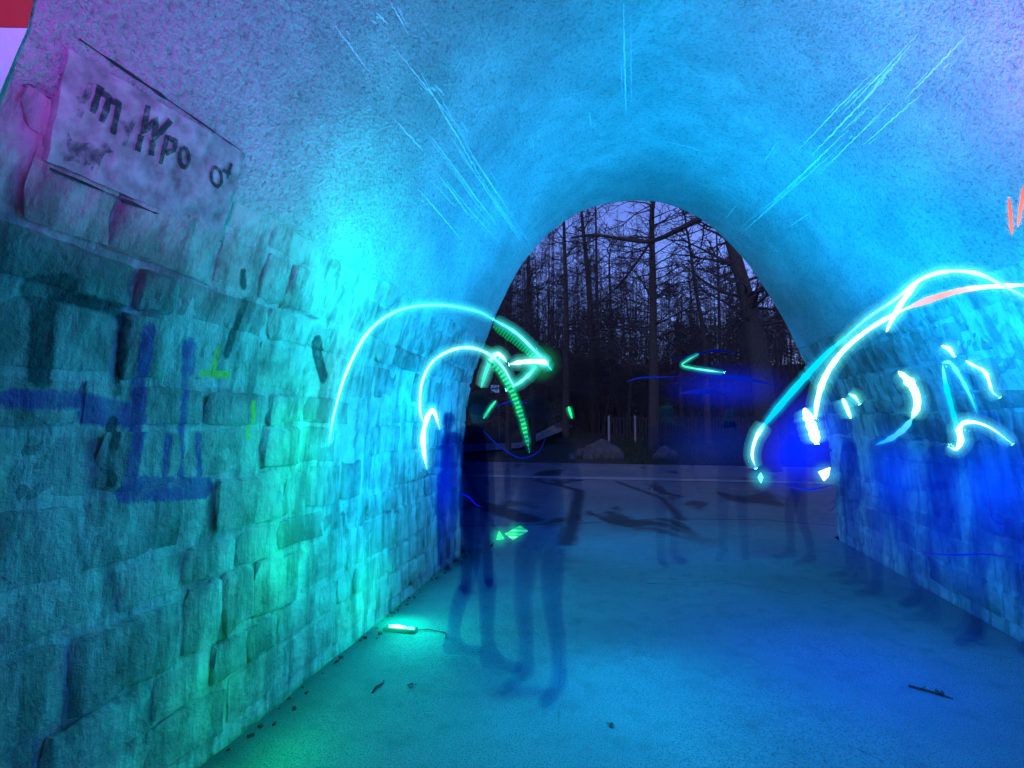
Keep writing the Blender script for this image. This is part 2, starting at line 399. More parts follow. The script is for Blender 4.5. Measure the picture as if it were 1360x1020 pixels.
# pale lime streaks and scratches on the vault
def ribbon(mb, pts, w0, off, jit=.3, r=rng):
    """pts in (s, y)"""
    L, Rr = [], []
    for i, (s, y) in enumerate(pts):
        a = pts[max(i - 1, 0)]; b = pts[min(i + 1, len(pts) - 1)]; ds, dy = b[0] - a[0], b[1] - a[1]; l = math.hypot(ds, dy) + 1e-9
        w = w0 * (1 + r.uniform(-jit, jit)) * (.35 + .65 * math.sin(math.pi * (i + .5) / len(pts)))
        L.append(skin(s - dy / l * w, y + ds / l * w, off)); Rr.append(skin(s + dy / l * w, y - ds / l * w, off))
    n = len(pts); mb.add(L + Rr, [(i, i + 1, n + i + 1, n + i) for i in range(n - 1)])
def streak(mb, a, b, w, off=.0035):
    (s0, y0), (s1, y1) = hit(*a), hit(*b); n = 40
    pts = [(s0 + (s1 - s0) * i / n + rng.gauss(0, .0022), y0 + (y1 - y0) * i / n) for i in range(n + 1)]
    # stay on the real, slightly uneven lining
    ribbon(mb, pts, w, off)
STREAKS = [((828, 2), (831, 150), .006), ((782, 146), (784, 166), .005), ((441, 33), (488, 95), .004), ((515, 0), (540, 45), .004), ((520, 60), (600, 160), .0035),
           ((556, 96), (640, 240), .0045), ((575, 110), (588, 125), .004), ((519, 155), (560, 200), .004), ((570, 180), (660, 300), .005), ((600, 185), (690, 320), .0045),
           ((580, 232), (622, 285), .006), ((552, 250), (612, 318), .005), ((610, 160), (620, 175), .004), ((640, 240), (700, 330), .004), ((590, 240), (660, 320), .004),
           ((625, 205), (672, 275), .006), ((1290, 42), (1205, 130), .005), ((1225, 40), (1120, 150), .004), ((1215, 55), (1150, 130), .005), ((1180, 100), (1080, 205), .006),
           ((1160, 95), (1060, 200), .0045), ((1130, 170), (1030, 265), .006), ((1190, 130), (1090, 230), .004), ((1110, 200), (990, 305), .005), ((1090, 210), (1000, 290), .004),
           ((1060, 240), (985, 310), .005), ((1230, 120), (1150, 190), .004), ((980, 270), (964, 290), .005), ((1035, 185), (1015, 215), .004), ((1080, 280), (1050, 300), .004),
           ((703, 178), (708, 200), .004), ((712, 172), (714, 184), .004), ((612, 75), (602, 92), .003), ((497, 15), (512, 30), .004), ((665, 265), (715, 345), .003), ((880, 188), (935, 200), .006)]
mb = MB()
for a, b, w in STREAKS:
    streak(mb, a, b, w)
    for _ in range(2):
        da = rng.uniform(-14, 14); db = rng.uniform(-6, 6)
        u0, u1 = sorted((rng.random(), rng.random())); A = (a[0] + da, a[1] + abs(db)); B = (b[0] + da * .8, b[1] + db * .5)
        streak(mb, (A[0] + (B[0] - A[0]) * u0, A[1] + (B[1] - A[1]) * u0), (A[0] + (B[0] - A[0]) * u1, A[1] + (B[1] - A[1]) * u1), w * .5)
tag(mb.build('lime_streaks', M_LIME, vault), 'thin pale lime streaks running along the vault', kind='stuff')

# rendered panel with worn lettering
def patch(mb, corners, off, nu=24, nv=8, ragged=0.0):
    (s00, y00), (s10, y10), (s11, y11), (s01, y01) = [hit(*c) for c in corners]        # TL TR BR BL
    V = []
    for j in range(nv + 1):
        for i in range(nu + 1):
            u, v = i / nu, j / nv
            s = (s00 * (1 - u) + s10 * u) * (1 - v) + (s01 * (1 - u) + s11 * u) * v; y = (y00 * (1 - u) + y10 * u) * (1 - v) + (y01 * (1 - u) + y11 * u) * v
            if i in (0, nu) or j in (0, nv): s += rng.uniform(-1, 1) * ragged; y += rng.uniform(-1, 1) * ragged
            V.append((s, y))
    n = len(V); a = [skin(s, y, off) for s, y in V]; b = [skin(s, y, -.03) for s, y in V]
    F = [(j * (nu + 1) + i, (j + 1) * (nu + 1) + i, (j + 1) * (nu + 1) + i + 1, j * (nu + 1) + i + 1) for j in range(nv) for i in range(nu)]
    rim = list(range(nu + 1)) + [j * (nu + 1) + nu for j in range(1, nv + 1)] + [nv * (nu + 1) + i for i in range(nu - 1, -1, -1)] + [j * (nu + 1) for j in range(nv - 1, 0, -1)]
    F += [(rim[k], rim[(k + 1) % len(rim)], n + rim[(k + 1) % len(rim)], n + rim[k]) for k in range(len(rim))]
    mb.add(a + b, F)
PANEL = [(84, 62), (322, 203), (291, 313), (56, 212)]
mp_ = plain('pale_render_panel', (.33, .32, .32), .9, 0, .5, 14, .02)
panel = empty('lettered_panel', surf(*hit(200, 190), 0))
tag(panel, 'pale rendered panel with worn black hand-painted lettering on the left vault', 'panel')
mb = MB(); patch(mb, PANEL, .007, 30, 10, .0025)
pm = mb.build('panel_face', mp_, None); pm.parent = panel; pm.matrix_parent_inverse = Matrix.Translation(-panel.location)
mb = MB(); (sa, ya), (sb, yb) = hit(98, 50), hit(318, 200)
ribbon(mb, [(sa + (sb - sa) * i / 20, ya + (yb - ya) * i / 20) for i in range(21)], .0045, .004, .8)
o = mb.build('groove', M_BLACKP, panel); o.matrix_parent_inverse = Matrix.Translation(-panel.location)  # black ribbons paint the shadow lines along the panel's top and bottom edges
mb = MB(); (sa, ya), (sb, yb) = hit(60, 222), hit(292, 320)
ribbon(mb, [(sa + (sb - sa) * i / 20, ya + (yb - ya) * i / 20) for i in range(21)], .0045, .004, .8)
o = mb.build('groove', M_BLACKP, panel); o.matrix_parent_inverse = Matrix.Translation(-panel.location)
def Zp(x, y): return (60 + x / 3.643, 40 + y / 3.643)
def ell(cx, cy, rx, ry): return [(cx + rx * math.cos(t * math.pi / 6 - .4) - .12 * ry * math.sin(t * math.pi / 6), cy + ry * math.sin(t * math.pi / 6)) for t in range(13)]
M_LET = worn_paint('worn_black_lettering', (.015, .015, .03), .62); M_LETF = worn_paint('faded_black_lettering', (.05, .05, .08), .44)
LETTERS = [([[(188, 245), (170, 310), (150, 335), (118, 325)], [(120, 385), (150, 405)]], .010, M_LETF),
           ([[(236, 262), (215, 330), (196, 392)], [(232, 285), (278, 318), (262, 380), (240, 438)], [(276, 330), (325, 345), (312, 420), (298, 495)]], .0105, M_LET),
           ([[(340, 430), (372, 490)], [(398, 430), (372, 490), (352, 552)]], .008, M_LETF),
           ([[(464, 355), (440, 490), (508, 418), (490, 525), (578, 428)], [(436, 500), (420, 580)], [(492, 525), (488, 600)]], .0105, M_LET),
           ([[(562, 500), (534, 642)], [(562, 512), (604, 530), (598, 572), (556, 590)]], .009, M_LET),
           ([ell(648, 610, 24, 48)], .0085, M_LET), ([ell(806, 704, 28, 46)], .0075, M_LET), ([[(882, 640), (858, 712)], [(835, 672), (880, 690)]], .007, M_LET)]
for strokes, w, mt in LETTERS:
    mb = MB()
    for st in strokes:
        pts = [hit(*Zp(*p)) for p in st]; q = []
        for a, b in zip(pts, pts[1:]):
            q += [(a[0] + (b[0] - a[0]) * k / 4, a[1] + (b[1] - a[1]) * k / 4) for k in range(4)]
        q.append(pts[-1]); n = len(q); V = []
        for i, (s, y) in enumerate(q):
            a = q[max(i - 1, 0)]; b = q[min(i + 1, n - 1)]; ds, dy = b[0] - a[0], b[1] - a[1]; l = math.hypot(ds, dy) + 1e-9
            ww = w * rng.uniform(.85, 1.15); V.append(skin(s - dy / l * ww, y + ds / l * ww, .0100))
            V.append(skin(s + dy / l * ww, y - ds / l * ww, .0100))
        mb.add(V, [(2 * i, 2 * i + 1, 2 * i + 3, 2 * i + 2) for i in range(n - 1)])
    o = mb.build('letter', mt, panel); o.matrix_parent_inverse = Matrix.Translation(-panel.location)
mb = MB(); patch(mb, [Zp(70, 505), Zp(300, 560), Zp(230, 668), Zp(95, 620)], .0097, 12, 5, .012)
o = mb.build('paint_smudge', M_LETF, panel); o.matrix_parent_inverse = Matrix.Translation(-panel.location)

# red and white board hung on the wall beside the camera
board = empty('striped_board', (-1.62, 1.02, 2.2)); tag(board, 'red and white striped board fixed high on the left wall', 'board')
def board_part(name, corners, mat):
    mb = MB(); patch(mb, corners, .03, 6, 4, 0); o = mb.build(name, mat, board); o.matrix_parent_inverse = Matrix.Translation(-board.location)
board_part('red_stripe', [(-220, -130), (62, -130), (22, 33), (-220, 30)], M_RED)
board_part('white_stripe', [(-220, 31), (22, 34), (-22, 135), (-220, 135)], M_WHITE)

# ------------------------------------------------------------------ ground
def hgt(x, y):
    pts = [(19, 0), (23, .22), (28, .4), (36, 2.0), (50, 4.6), (70, 8.5), (110, 13), (200, 15)]
    if y <= 19: h = 0
    else:
        for (a, ha), (b, hb) in zip(pts, pts[1:]):
            if a <= y <= b: h = ha + (hb - ha) * (y - a) / (b - a); break
        else: h = 15
    if y > 26:
        k = min(1, (y - 26) / 25); h += k * max(0, -x - 2) * .32 - k * max(0, x - 4) * .03
        h += k * .6 * noise.noise(Vector((x * .12, y * .12, 3)))
    if y > 19: h += min(1, (y - 19) / 5) * .12 * noise.noise(Vector((x * .5, y * .5, 0)))
    return max(h, 0)
xs = [-300, -150, -80, -55] + [-40 + i for i in range(81)] + [55, 80, 150, 300]
ys = [-300, -100, -30, -18, -5, 0, 5, 10, 14, 17] + [18 + .75 * i for i in range(70)] + [75, 85, 100, 130, 180, 300]
V = [(x, y, hgt(x, y) - .07) for y in ys for x in xs]; nx = len(xs)
F = [(j * nx + i, j * nx + i + 1, (j + 1) * nx + i + 1, (j + 1) * nx + i) for j in range(len(ys) - 1) for i in range(nx - 1)]
me = bpy.data.meshes.new('ground'); me.from_pydata(V, [], F); me.update()
g_m, nd, lk, b = mat_new('woodland_ground'); g = nd.new('ShaderNodeNewGeometry')
f1 = noise_n(nd, lk, g.outputs['Position'], .6, 6, .6); f2 = noise_n(nd, lk, g.outputs['Position'], 9, 5, .65)
lk.new(mixc(nd, lk, ramp(nd, lk, f1, [(.4, (0, 0, 0)), (.6, (1, 1, 1))]), ramp(nd, lk, f2, [(.3, (.03, .024, .02)), (.7, (.075, .06, .05))]), ramp(nd, lk, f2, [(.3, (.03, .045, .018)), (.7, (.06, .085, .03))])), b.inputs['Base Color'])
b.inputs['Roughness'].default_value = .95; lk.new(bump(nd, lk, f2, .9, .12), b.inputs['Normal'])
tag(link('ground', me, g_m, None, True), kind='structure')

# tunnel road: slab with a ragged left edge that leaves a dark gap at the wall foot
V, F = [], []; rows = [Y_BACK + .12 * i for i in range(int((18.6 - Y_BACK) / .12) + 1)]
NX = 13
for y in rows:
    open_ = max(0, y - mouth_y(-1.85)); xl = -1.815 + .018 * noise.noise(Vector((0, y * 2.2, 5))) + .012 * noise.noise(Vector((0, y * 9, 9))) - min(40, (open_ * 3) ** 1.6)
    opr = max(0, y - mouth_y(2.6)); xr = 2.6 + min(40, (opr * 3) ** 1.6)
    for i in range(NX): V.append((xl + (xr - xl) * i / (NX - 1), y, 0.006 * noise.noise(Vector((i * 2.2, y * .7, 1))) if 0 < i < NX - 1 else 0))
    V.append((xl, y, -.06))
st = NX + 1
for j in range(len(rows) - 1):
    for i in range(NX - 1): a = j * st + i; F.append((a, a + 1, a + st + 1, a + st))
    F.append((j * st + NX, j * st, (j + 1) * st, (j + 1) * st + NX))
me = bpy.data.meshes.new('road'); me.from_pydata(V, [], F); me.update()
tag(link('road', me, M_ASPHALT, None, True), kind='structure')
def sheet(name, pts, z, mat):
    me = bpy.data.meshes.new(name); me.from_pydata([(x, y, z) for x, y in pts], [], [tuple(range(len(pts)))]); me.update()
    return tag(link(name, me, mat), kind='structure')
gut = [(x * 2.0, 13.6 + .02 * x + .08 * math.sin(x * 1.3)) for x in range(-12, 13)] + [(x * 2.0, 14.15 + .02 * x + .07 * math.sin(x * 1.7 + 1)) for x in range(12, -13, -1)]
sheet('gutter', gut, .012, M_KERB)
pth = [at_floor(600, 606), at_floor(690, 603), at_floor(760, 592), at_floor(752, 590), at_floor(690, 597), at_floor(590, 599)]
mb = MB(); mb.add([(p.x, p.y, hgt(p.x, p.y) + .02) for p in pth], [tuple(range(6))]); tag(mb.build('path', M_PATHG), kind='structure')
# debris in the gap at the wall foot
mb = MB()
for k in range(60):
    y = rng.uniform(1.3, 6.0); x = -1.8 + abs(rng.gauss(0, .035)); r = rng.uniform(.004, .014)
    m = Matrix.Rotation(rng.uniform(0, 6), 3, 'Z') @ Matrix.Rotation(rng.uniform(0, 6), 3, 'X')
    mb.box((x, y, r * .5), (r * 2, r * 1.4, r), m)
tag(mb.build('grit', M_DIRT), 'dark grit and crumbs along the foot of the left wall', 'grit', kind='stuff')
# twig and leaves on the road
def twig(px, py, label, pts):
    p = at_floor(px, py); t = empty('twig', p); tag(t, label, 'twig')
    a = MB(); a.tube([Vector(q) for q in pts], [.006, .006, .005, .003], 5); a.build('stem', M_BARK, t)
    a = MB(); a.tube([Vector(pts[1]), Vector(pts[1]) + Vector((.03, .02, .008))], [.004, .002], 4); a.build('side_shoot', M_BARK, t)
twig(500, 915, 'short dark crooked twig lying on the road by the floor lamp', [(.0, -.05, .006), (-.005, 0, .008), (.012, .05, .008), (.0, .09, .006)])
twig(1235, 920, 'thin straight twig lying on the blue road', [(-.08, .05, .006), (-.03, .02, .008), (.03, -.02, .008), (.08, -.06, .006)])
def leaf(px, py, sz, rz, label):
    p = at_floor(px, py); o = []
    n = 8; V = [(0, 0, .012)]
    for k in range(n): an = k / n * 2 * math.pi; V.append((sz * math.cos(an) * (1 if k % 2 else .75), sz * .6 * math.sin(an), .004 + .012 * abs(math.sin(an * 1.5))))
    me = bpy.data.meshes.new('leaf'); me.from_pydata(V, [], [(0, 1 + k, 1 + (k + 1) % n) for k in range(n)]); me.update()
    t = empty('fallen_leaf', p, rz); tag(t, label, 'leaf'); link('blade', me, M_BARK, t)
    a = MB(); a.tube([(sz * .7, 0, .006), (sz * 1.5, .01, .006)], .002, 4); a.build('stalk', M_BARK, t)
leaf(545, 912, .022, .4, 'small curled dark leaf just beside the crooked twig')
leaf(1248, 922, .035, 1.2, 'dark fallen leaf on the blue road next to the thin straight twig')
leaf(812, 965, .02, 2.2, 'tiny dark leaf alone in the middle of the road')

# ------------------------------------------------------------------ outdoors: bank, rocks, fence, signs
def boulder(px, py, w, d, h, seed, label):
    p = at_floor(px, py, .25); r = random.Random(seed)
    bm = bmesh.new(); bmesh.ops.create_icosphere(bm, subdivisions=3, radius=1)
    for v in bm.verts:
        k = 1 + .28 * noise.noise(v.co * 1.6 + Vector((seed, 0, 0))) + .12 * noise.noise(v.co * 4 + Vector((0, seed, 0)))
        v.co = Vector((v.co.x * w / 2 * k, v.co.y * d / 2 * k, max(-.25, v.co.z) * h * k))
    me = bpy.data.meshes.new('boulder'); bm.to_mesh(me); bm.free()
    o = link('boulder', me, M_ROCK, None, False); o.location = (p.x, p.y, hgt(p.x, p.y) - .02); o.rotation_euler[2] = r.uniform(-.4, .4)
    tag(o, label, 'boulder')
boulder(800, 601, 1.7, 1.0, .62, 1, 'long dark flat-topped boulder on the grass bank')
boulder(773, 599, .55, .5, .3, 2, 'small grey boulder beside the long dark boulder')
boulder(760, 601, .45, .4, .2, 3, 'low pale rock at the end of the row of stones')
boulder(884, 602, .9, .7, .4, 4, 'rounded boulder standing apart on the bank in blue light')

fence = empty('picket_fence'); fb = at_y(809, 583, 28); z0 = fb.z
fence.location = (fb.x, 28, hgt(fb.x, 28) - .05); tag(fence, 'low dark picket fence with pale posts on the bank below the trees', 'fence')
fx = [0] + [1.33 + 1.5 * i for i in range(6)]; zt = 1.42
for i, x in enumerate(fx):
    mb = MB(); mb.tube([(x, 0, 0), (x, 0, zt)], .065, 8); mb.build('post', M_POST if i < 2 else M_WOOD, fence)
for a, b in zip(fx, fx[1:]):
    for z in (.45, 1.28):
        mb = MB(); mb.box(((a + b) / 2, -.01, z), (b - a - .13, .05, .09)); mb.build('rail', M_WOOD, fence)
    n = int((b - a) / .15)
    for k in range(n):
        x = a + (b - a) * (k + .5) / n; h = 1.3 + rng.uniform(-.03, .03)
        mb = MB(); mb.add([(x - .035, -.04, .08), (x + .035, -.04, .08), (x + .035, -.04, h), (x, -.04, h + .05), (x - .035, -.04, h), (x - .035, -.062, .08), (x + .035, -.062, .08), (x + .035, -.062, h), (x, -.062, h + .05), (x - .035, -.062, h)],
                          [(0, 1, 2, 3, 4), (9, 8, 7, 6, 5), (0, 5, 6, 1), (1, 6, 7, 2), (2, 7, 8, 3), (3, 8, 9, 4), (4, 9, 5, 0)]); mb.build('picket', M_WOOD, fence)
# striped board in the meadow behind the fence
c = at_y(838.5, 540, 36); wb = empty('striped_marker_board', (c.x, 36, hgt(c.x, 36) - .05)); tag(wb, 'white marker board with dark slanted stripes standing behind the picket fence', 'board')
zc = c.z - wb.location.z
mb = MB(); mb.box((0, 0, zc), (.66, .04, .8)); mb.build('panel_face', M_WHITE, wb)
for k in range(2):
    mb = MB(); x = -.17 + .24 * k; mb.add([(x - .07, -.024, zc - .39), (x + .03, -.024, zc - .39), (x + .2, -.024, zc + .39), (x + .1, -.024, zc + .39)], [(0, 1, 2, 3)]); mb.build('stripe', M_BLACKP, wb)
for x in (-.27, .27):
    mb = MB(); mb.tube([(x, .05, 0), (x, .05, zc + .2)], .03, 6); mb.build('leg', M_METAL, wb)
for pts in ([(851, 534), (862, 529.5), (872, 529), (862, 532), (853, 537)], [(874, 543), (905, 537.5), (905, 539.5), (876, 545)]):
    V = []
    for q in pts:
        d = ray(*q); t = .02
        while t < .15 and (CAM + d * t).z > hgt((CAM + d * t).x, (CAM + d * t).y) + .03: t += .0005
        p = CAM + d * t; V.append((p.x, p.y, hgt(p.x, p.y) + .06))
    mb = MB(); mb.add(V, [tuple(range(len(V)))]); tag(mb.build('path', M_PATHG), kind='structure')
# square sign on a thin pole left of the exit
c = at_y(657.5, 516, 27); sg = empty('road_sign', (c.x, 27, hgt(c.x, 27) - .05)); tag(sg, 'small square pale sign on a thin leaning pole beyond the arch', 'sign')
zc = c.z - sg.location.z
mb = MB(); mb.tube([(.28, .03, 0), (.12, .03, zc - .4), (.02, .03, zc + .6)], .028, 6); mb.build('pole', M_METAL, sg)
mb = MB(); mb.box((0, -.01, zc), (.44, .02, .42)); mb.build('sign_plate', M_WHITE, sg)
mb = MB(); mb.box((0, -.022, zc), (.36, .004, .34)); mb.build('sign_face', plain('sign_blue', (.12, .62, .75), .4, 0, .1), sg)

# ------------------------------------------------------------------ bare trees
def prisms(name, A, B, ra, rb, mat, parent=None):
    A, B = np.asarray(A, float), np.asarray(B, float); ra, rb = np.asarray(ra, float)[:, None], np.asarray(rb, float)[:, None]
    t = B - A; t /= np.linalg.norm(t, axis=1, keepdims=True) + 1e-9
    ref = np.where(np.abs(t[:, 2:3]) < .9, np.array([[0, 0, 1.]]), np.array([[1., 0, 0]]))
    u = np.cross(t, ref); u /= np.linalg.norm(u, axis=1, keepdims=True); w = np.cross(t, u); n = len(A)
    V = np.empty((n, 6, 3))
    for k in range(3):
        an = 2 * math.pi * k / 3; d = u * math.cos(an) + w * math.sin(an); V[:, k] = A + d * ra; V[:, 3 + k] = B + d * rb
    q = np.array([[0, 1, 4, 3], [1, 2, 5, 4], [2, 0, 3, 5]]); Fi = (np.arange(n)[:, None, None] * 6 + q).reshape(-1)
    me = bpy.data.meshes.new(name); me.vertices.add(n * 6); me.vertices.foreach_set('co', V.reshape(-1))
    me.loops.add(len(Fi)); me.loops.foreach_set('vertex_index', Fi.astype(np.int32))
    me.polygons.add(n * 3); me.polygons.foreach_set('loop_start', np.arange(0, n * 12, 4, dtype=np.int32)); me.polygons.foreach_set('loop_total', np.full(n * 3, 4, dtype=np.int32))
    me.update(calc_edges=True); return link(name, me, mat, parent)
class Segs:
    def __init__(s): s.A = []; s.B = []; s.a = []; s.b = []
    def line(s, pts, r0, r1):
        n = len(pts) - 1
        for i in range(n):
            s.A.append(tuple(pts[i])); s.B.append(tuple(pts[i + 1])); s.a.append(r0 + (r1 - r0) * i / n); s.b.append(r0 + (r1 - r0) * (i + 1) / n)
def grow(S, r, p, d, L, rad, lvl, droop=0.0):
    n = 5 if lvl < 2 else 3; pts = [Vector(p)]; d = d.normalized()
    for i in range(n):
        d = (d + Vector((r.gauss(0, .13), r.gauss(0, .13), r.gauss(0, .13) - droop)).xyz).normalized(); pts.append(pts[-1] + d * L / n)
    S.line(pts, rad, rad * .35)
    if lvl >= 3: return
    m = [0, 6, 5][lvl] if lvl else 7
    for k in range(m):
        t = r.uniform(.18, 1); i = min(int(t * n), n - 1); q = pts[i].lerp(pts[i + 1], t * n - i)
        ax = (pts[i + 1] - pts[i]).normalized(); side = Vector((r.gauss(0, 1), r.gauss(0, 1), r.gauss(0, .7) + .1)); side = (side - ax * side.dot(ax)).normalized()
        grow(S, r, q, ax * r.uniform(.5, 1.1) + side * r.uniform(.6, 1.1), L * r.uniform(.28, .5), max(rad * .45, .004), lvl + 1, droop * .6)
def tree(trunk_px, Y, w_px, top, label, seed, nb=34, blen=2.6, droop=.02, extra=(), zmin=3.0):
    r = random.Random(seed); pts = [at_y(px, py, Y) for px, py in trunk_px]
    base = pts[0].copy(); base.z = hgt(base.x, Y) - .15
    if pts[0].z > base.z + .3: pts = [base] + pts
    else: pts[0] = base
    last, dd = pts[-1], (pts[-1] - pts[-2]).normalized(); n = 6
    if top > last.z:
        for k in range(1, n + 1): pts.append(last + dd * ((top - last.z) * k / n / max(dd.z, .3)) + Vector((r.gauss(0, .12), r.gauss(0, .12), 0)))
    pts = catmull([tuple(p) for p in pts], 4); rad0 = w_px / 2 * Y / F_PX
    zb, ztop = pts[0].z, pts[-1].z; rads = [rad0 * (1.25 - 1.1 * (p.z - zb) / (ztop - zb)) for p in pts]; rads[0] *= 1.35
    t = empty('bare_tree', pts[0]); tag(t, label, 'tree', 'bare trees beyond the arch')
    mb = MB(); mb.tube([p - pts[0] for p in pts], rads, 9); mb.build('trunk', M_BARK, t, True)
    S = Segs()
    for k in range(int(nb * 1.6)):
        z = r.uniform(max(zmin, zb + 1.2), ztop); i = max(j for j in range(len(pts)) if pts[j].z <= z or j == 0); j = min(i + 1, len(pts) - 1)
        u = (z - pts[i].z) / max(pts[j].z - pts[i].z, .01); q = pts[i].lerp(pts[j], min(max(u, 0), 1)) - pts[0]
        az = r.uniform(0, 2 * math.pi); el = r.uniform(-.15, .55); fr = (ztop - z) / (ztop - zb)
        grow(S, r, q, Vector((math.cos(az), math.sin(az), el)), blen * (.45 + .75 * fr) * r.uniform(.6, 1.15), rad0 * .16 + .008, 1, droop)
    for epts, w0, w1 in extra:
        ep = catmull([tuple(at_y(px, py, Y) - pts[0]) for px, py in epts], 4)
        mb = MB(); mb.tube(ep, [(w0 + (w1 - w0) * i / (len(ep) - 1)) / 2 * Y / F_PX for i in range(len(ep))], 6); mb.build('limb', M_BARK, t, True)
        for k in range(16):
            i = r.randrange(2, len(ep) - 1); ax = (ep[i + 1] - ep[i]).normalized()
            grow(S, r, ep[i], ax * .7 + Vector((r.gauss(0, .5), r.gauss(0, .7), r.gauss(0, .6))), r.uniform(.6, 1.7), .014, 2, .02)
    prisms('crown', S.A, S.B, S.a, S.b, M_TWIG, t); return t
tree([(1018, 580), (1012, 500), (1000, 430), (985, 370), (972, 325), (962, 290)], 17, 25, 11, 'thick leaning trunk by the right of the arch with a long drooping limb', 1, 26, 2.4, .03,
     extra=[([(962, 283), (935, 288), (905, 303), (866, 320), (830, 318), (790, 312), (758, 316)], 9, 2.5), ([(992, 395), (960, 388), (930, 370), (905, 350)], 5, 1.5),
            ([(1000, 425), (960, 400), (930, 385)], 4, 1.5), ([(1003, 440), (1030, 420), (1060, 415)], 6, 3)], zmin=4)
tree([(868, 585), (868, 480), (867, 380), (866, 280)], 24, 12, 16, 'tall straight bare tree standing in the middle of the arch view', 2, 46, 3.0, .02,
     extra=[([(866, 318), (848, 345), (822, 378), (790, 408)], 4, 1.5), ([(868, 400), (890, 380), (925, 372)], 3, 1)])
tree([(752, 575), (752, 420), (749, 300)], 29, 9, 17, 'slim dark bare tree with broken side limbs left of the twin trunks', 3, 38, 2.6)
tree([(790, 570), (784, 410), (773, 290)], 31, 10, 18, 'bare tree leaning slightly left beside the slim dark tree', 4, 40, 2.6)
tree([(795, 570), (793, 420), (791, 280)], 36, 6, 20, 'thin pole-like bare tree behind the left-leaning one', 5, 34, 2.6)
tree([(815, 570), (812, 440), (809, 350)], 33, 6, 14, 'young crooked bare tree between the pole-like tree and the straight tree', 6, 34, 2.4)
tree([(940, 570), (935, 450), (925, 390), (915, 320)], 27, 7, 14, 'thin curved bare tree next to the thick leaning trunk', 7, 36, 2.4)
tree([(958, 570), (956, 440), (952, 320)], 32, 5, 15, 'slender upright bare tree behind the thin curved one', 8, 32, 2.3)
tree([(708, 560), (703, 430), (700, 330)], 24, 6, 9.5, 'bushy bare tree with low dense twigs near the road sign', 9, 60, 2.4, zmin=1)
tree([(675, 570), (672, 450), (668, 380)], 21, 7, 7.5, 'low twiggy bare tree close behind the road sign', 10, 60, 2.0, zmin=.8)
tree([(905, 570), (903, 470), (906, 400)], 30, 6, 9, 'short bare tree with dense twigs right of the straight tree', 11, 46, 2.4, zmin=1)
tree([(835, 565), (838, 470), (832, 400)], 30, 5, 10, 'short forked bare tree left of the straight tree', 12, 46, 2.4, zmin=1)

# far wood and thicket that read as one mass
r_ = random.Random(99); S = Segs()
for k in range(430):
    Y = r_.uniform(40, 75); x = r_.uniform(-26, 22); z = hgt(x, Y); h = r_.uniform(7, 19) * (1.0 if x < 3 else .72)
    p = Vector((x, Y, z)); top = p + Vector((r_.gauss(0, .5), r_.gauss(0, .5), h)); S.line([p, p.lerp(top, .5), top], r_.uniform(.04, .1), .012)
    for j in range(44):
        t = r_.uniform(.12, 1); q = p.lerp(top, t); d = Vector((r_.gauss(0, 1), r_.gauss(0, 1), r_.uniform(.1, .9)))
        L = (1.25 - t) * r_.uniform(1.0, 2.6); e = q + d.normalized() * L; S.line([q, e], .02, .008)
        for i in range(6):
            a = q.lerp(e, r_.uniform(.2, 1)); S.line([a, a + Vector((r_.gauss(0, .4), r_.gauss(0, .4), r_.gauss(.12, .35)))], .011, .005)
tag(prisms('far_wood', S.A, S.B, S.a, S.b, M_TWIG), 'distant bare woodland on the slope behind the fence', 'woodland', kind='stuff')
S = Segs()
for k in range(5200):
    Y = r_.uniform(29.5, 46); x = r_.uniform(-18, 10); 
    if x > 1 and Y < 40 and r_.random() < .6: continue
    z = hgt(x, Y) - .05; h = r_.uniform(1.2, 5.6) * (1 + .25 * max(0, -x) / 6); lean = Vector((r_.gauss(0, .16), r_.gauss(0, .16), 1))
    p = Vector((x, Y, z)); m = p + lean * h * .5; e = m + (lean + Vector((r_.gauss(0, .18), r_.gauss(0, .18), 0))) * h * .5
    S.line([p, m, e], r_.uniform(.012, .03), .006)
    for i in range(7):
        a = (p.lerp(m, r_.uniform(.4, 1)) if i < 2 else m.lerp(e, r_.random())); S.line([a, a + Vector((r_.gauss(0, .35), r_.gauss(0, .35), r_.uniform(.1, .8)))], .009, .004)
tag(prisms('thicket', S.A, S.B, S.a, S.b, M_TWIG), 'dense leafless thicket under the trees', 'thicket', kind='stuff')
# rough grass on the bank
S = Segs()
for k in range(9000):
    Y = r_.uniform(18.8, 27.5); x = r_.uniform(-1.2 if Y > 20 else 0, 9); z = hgt(x, Y) - .08; h = r_.uniform(.08, .22)
    p = Vector((x, Y, z)); S.line([p, p + Vector((r_.gauss(0, .05), r_.gauss(0, .05), h + .06))], .012, .002)
tag(prisms('grass', S.A, S.B, S.a, S.b, M_GRASS), 'short rough grass on the bank around the boulders', 'grass', kind='stuff')

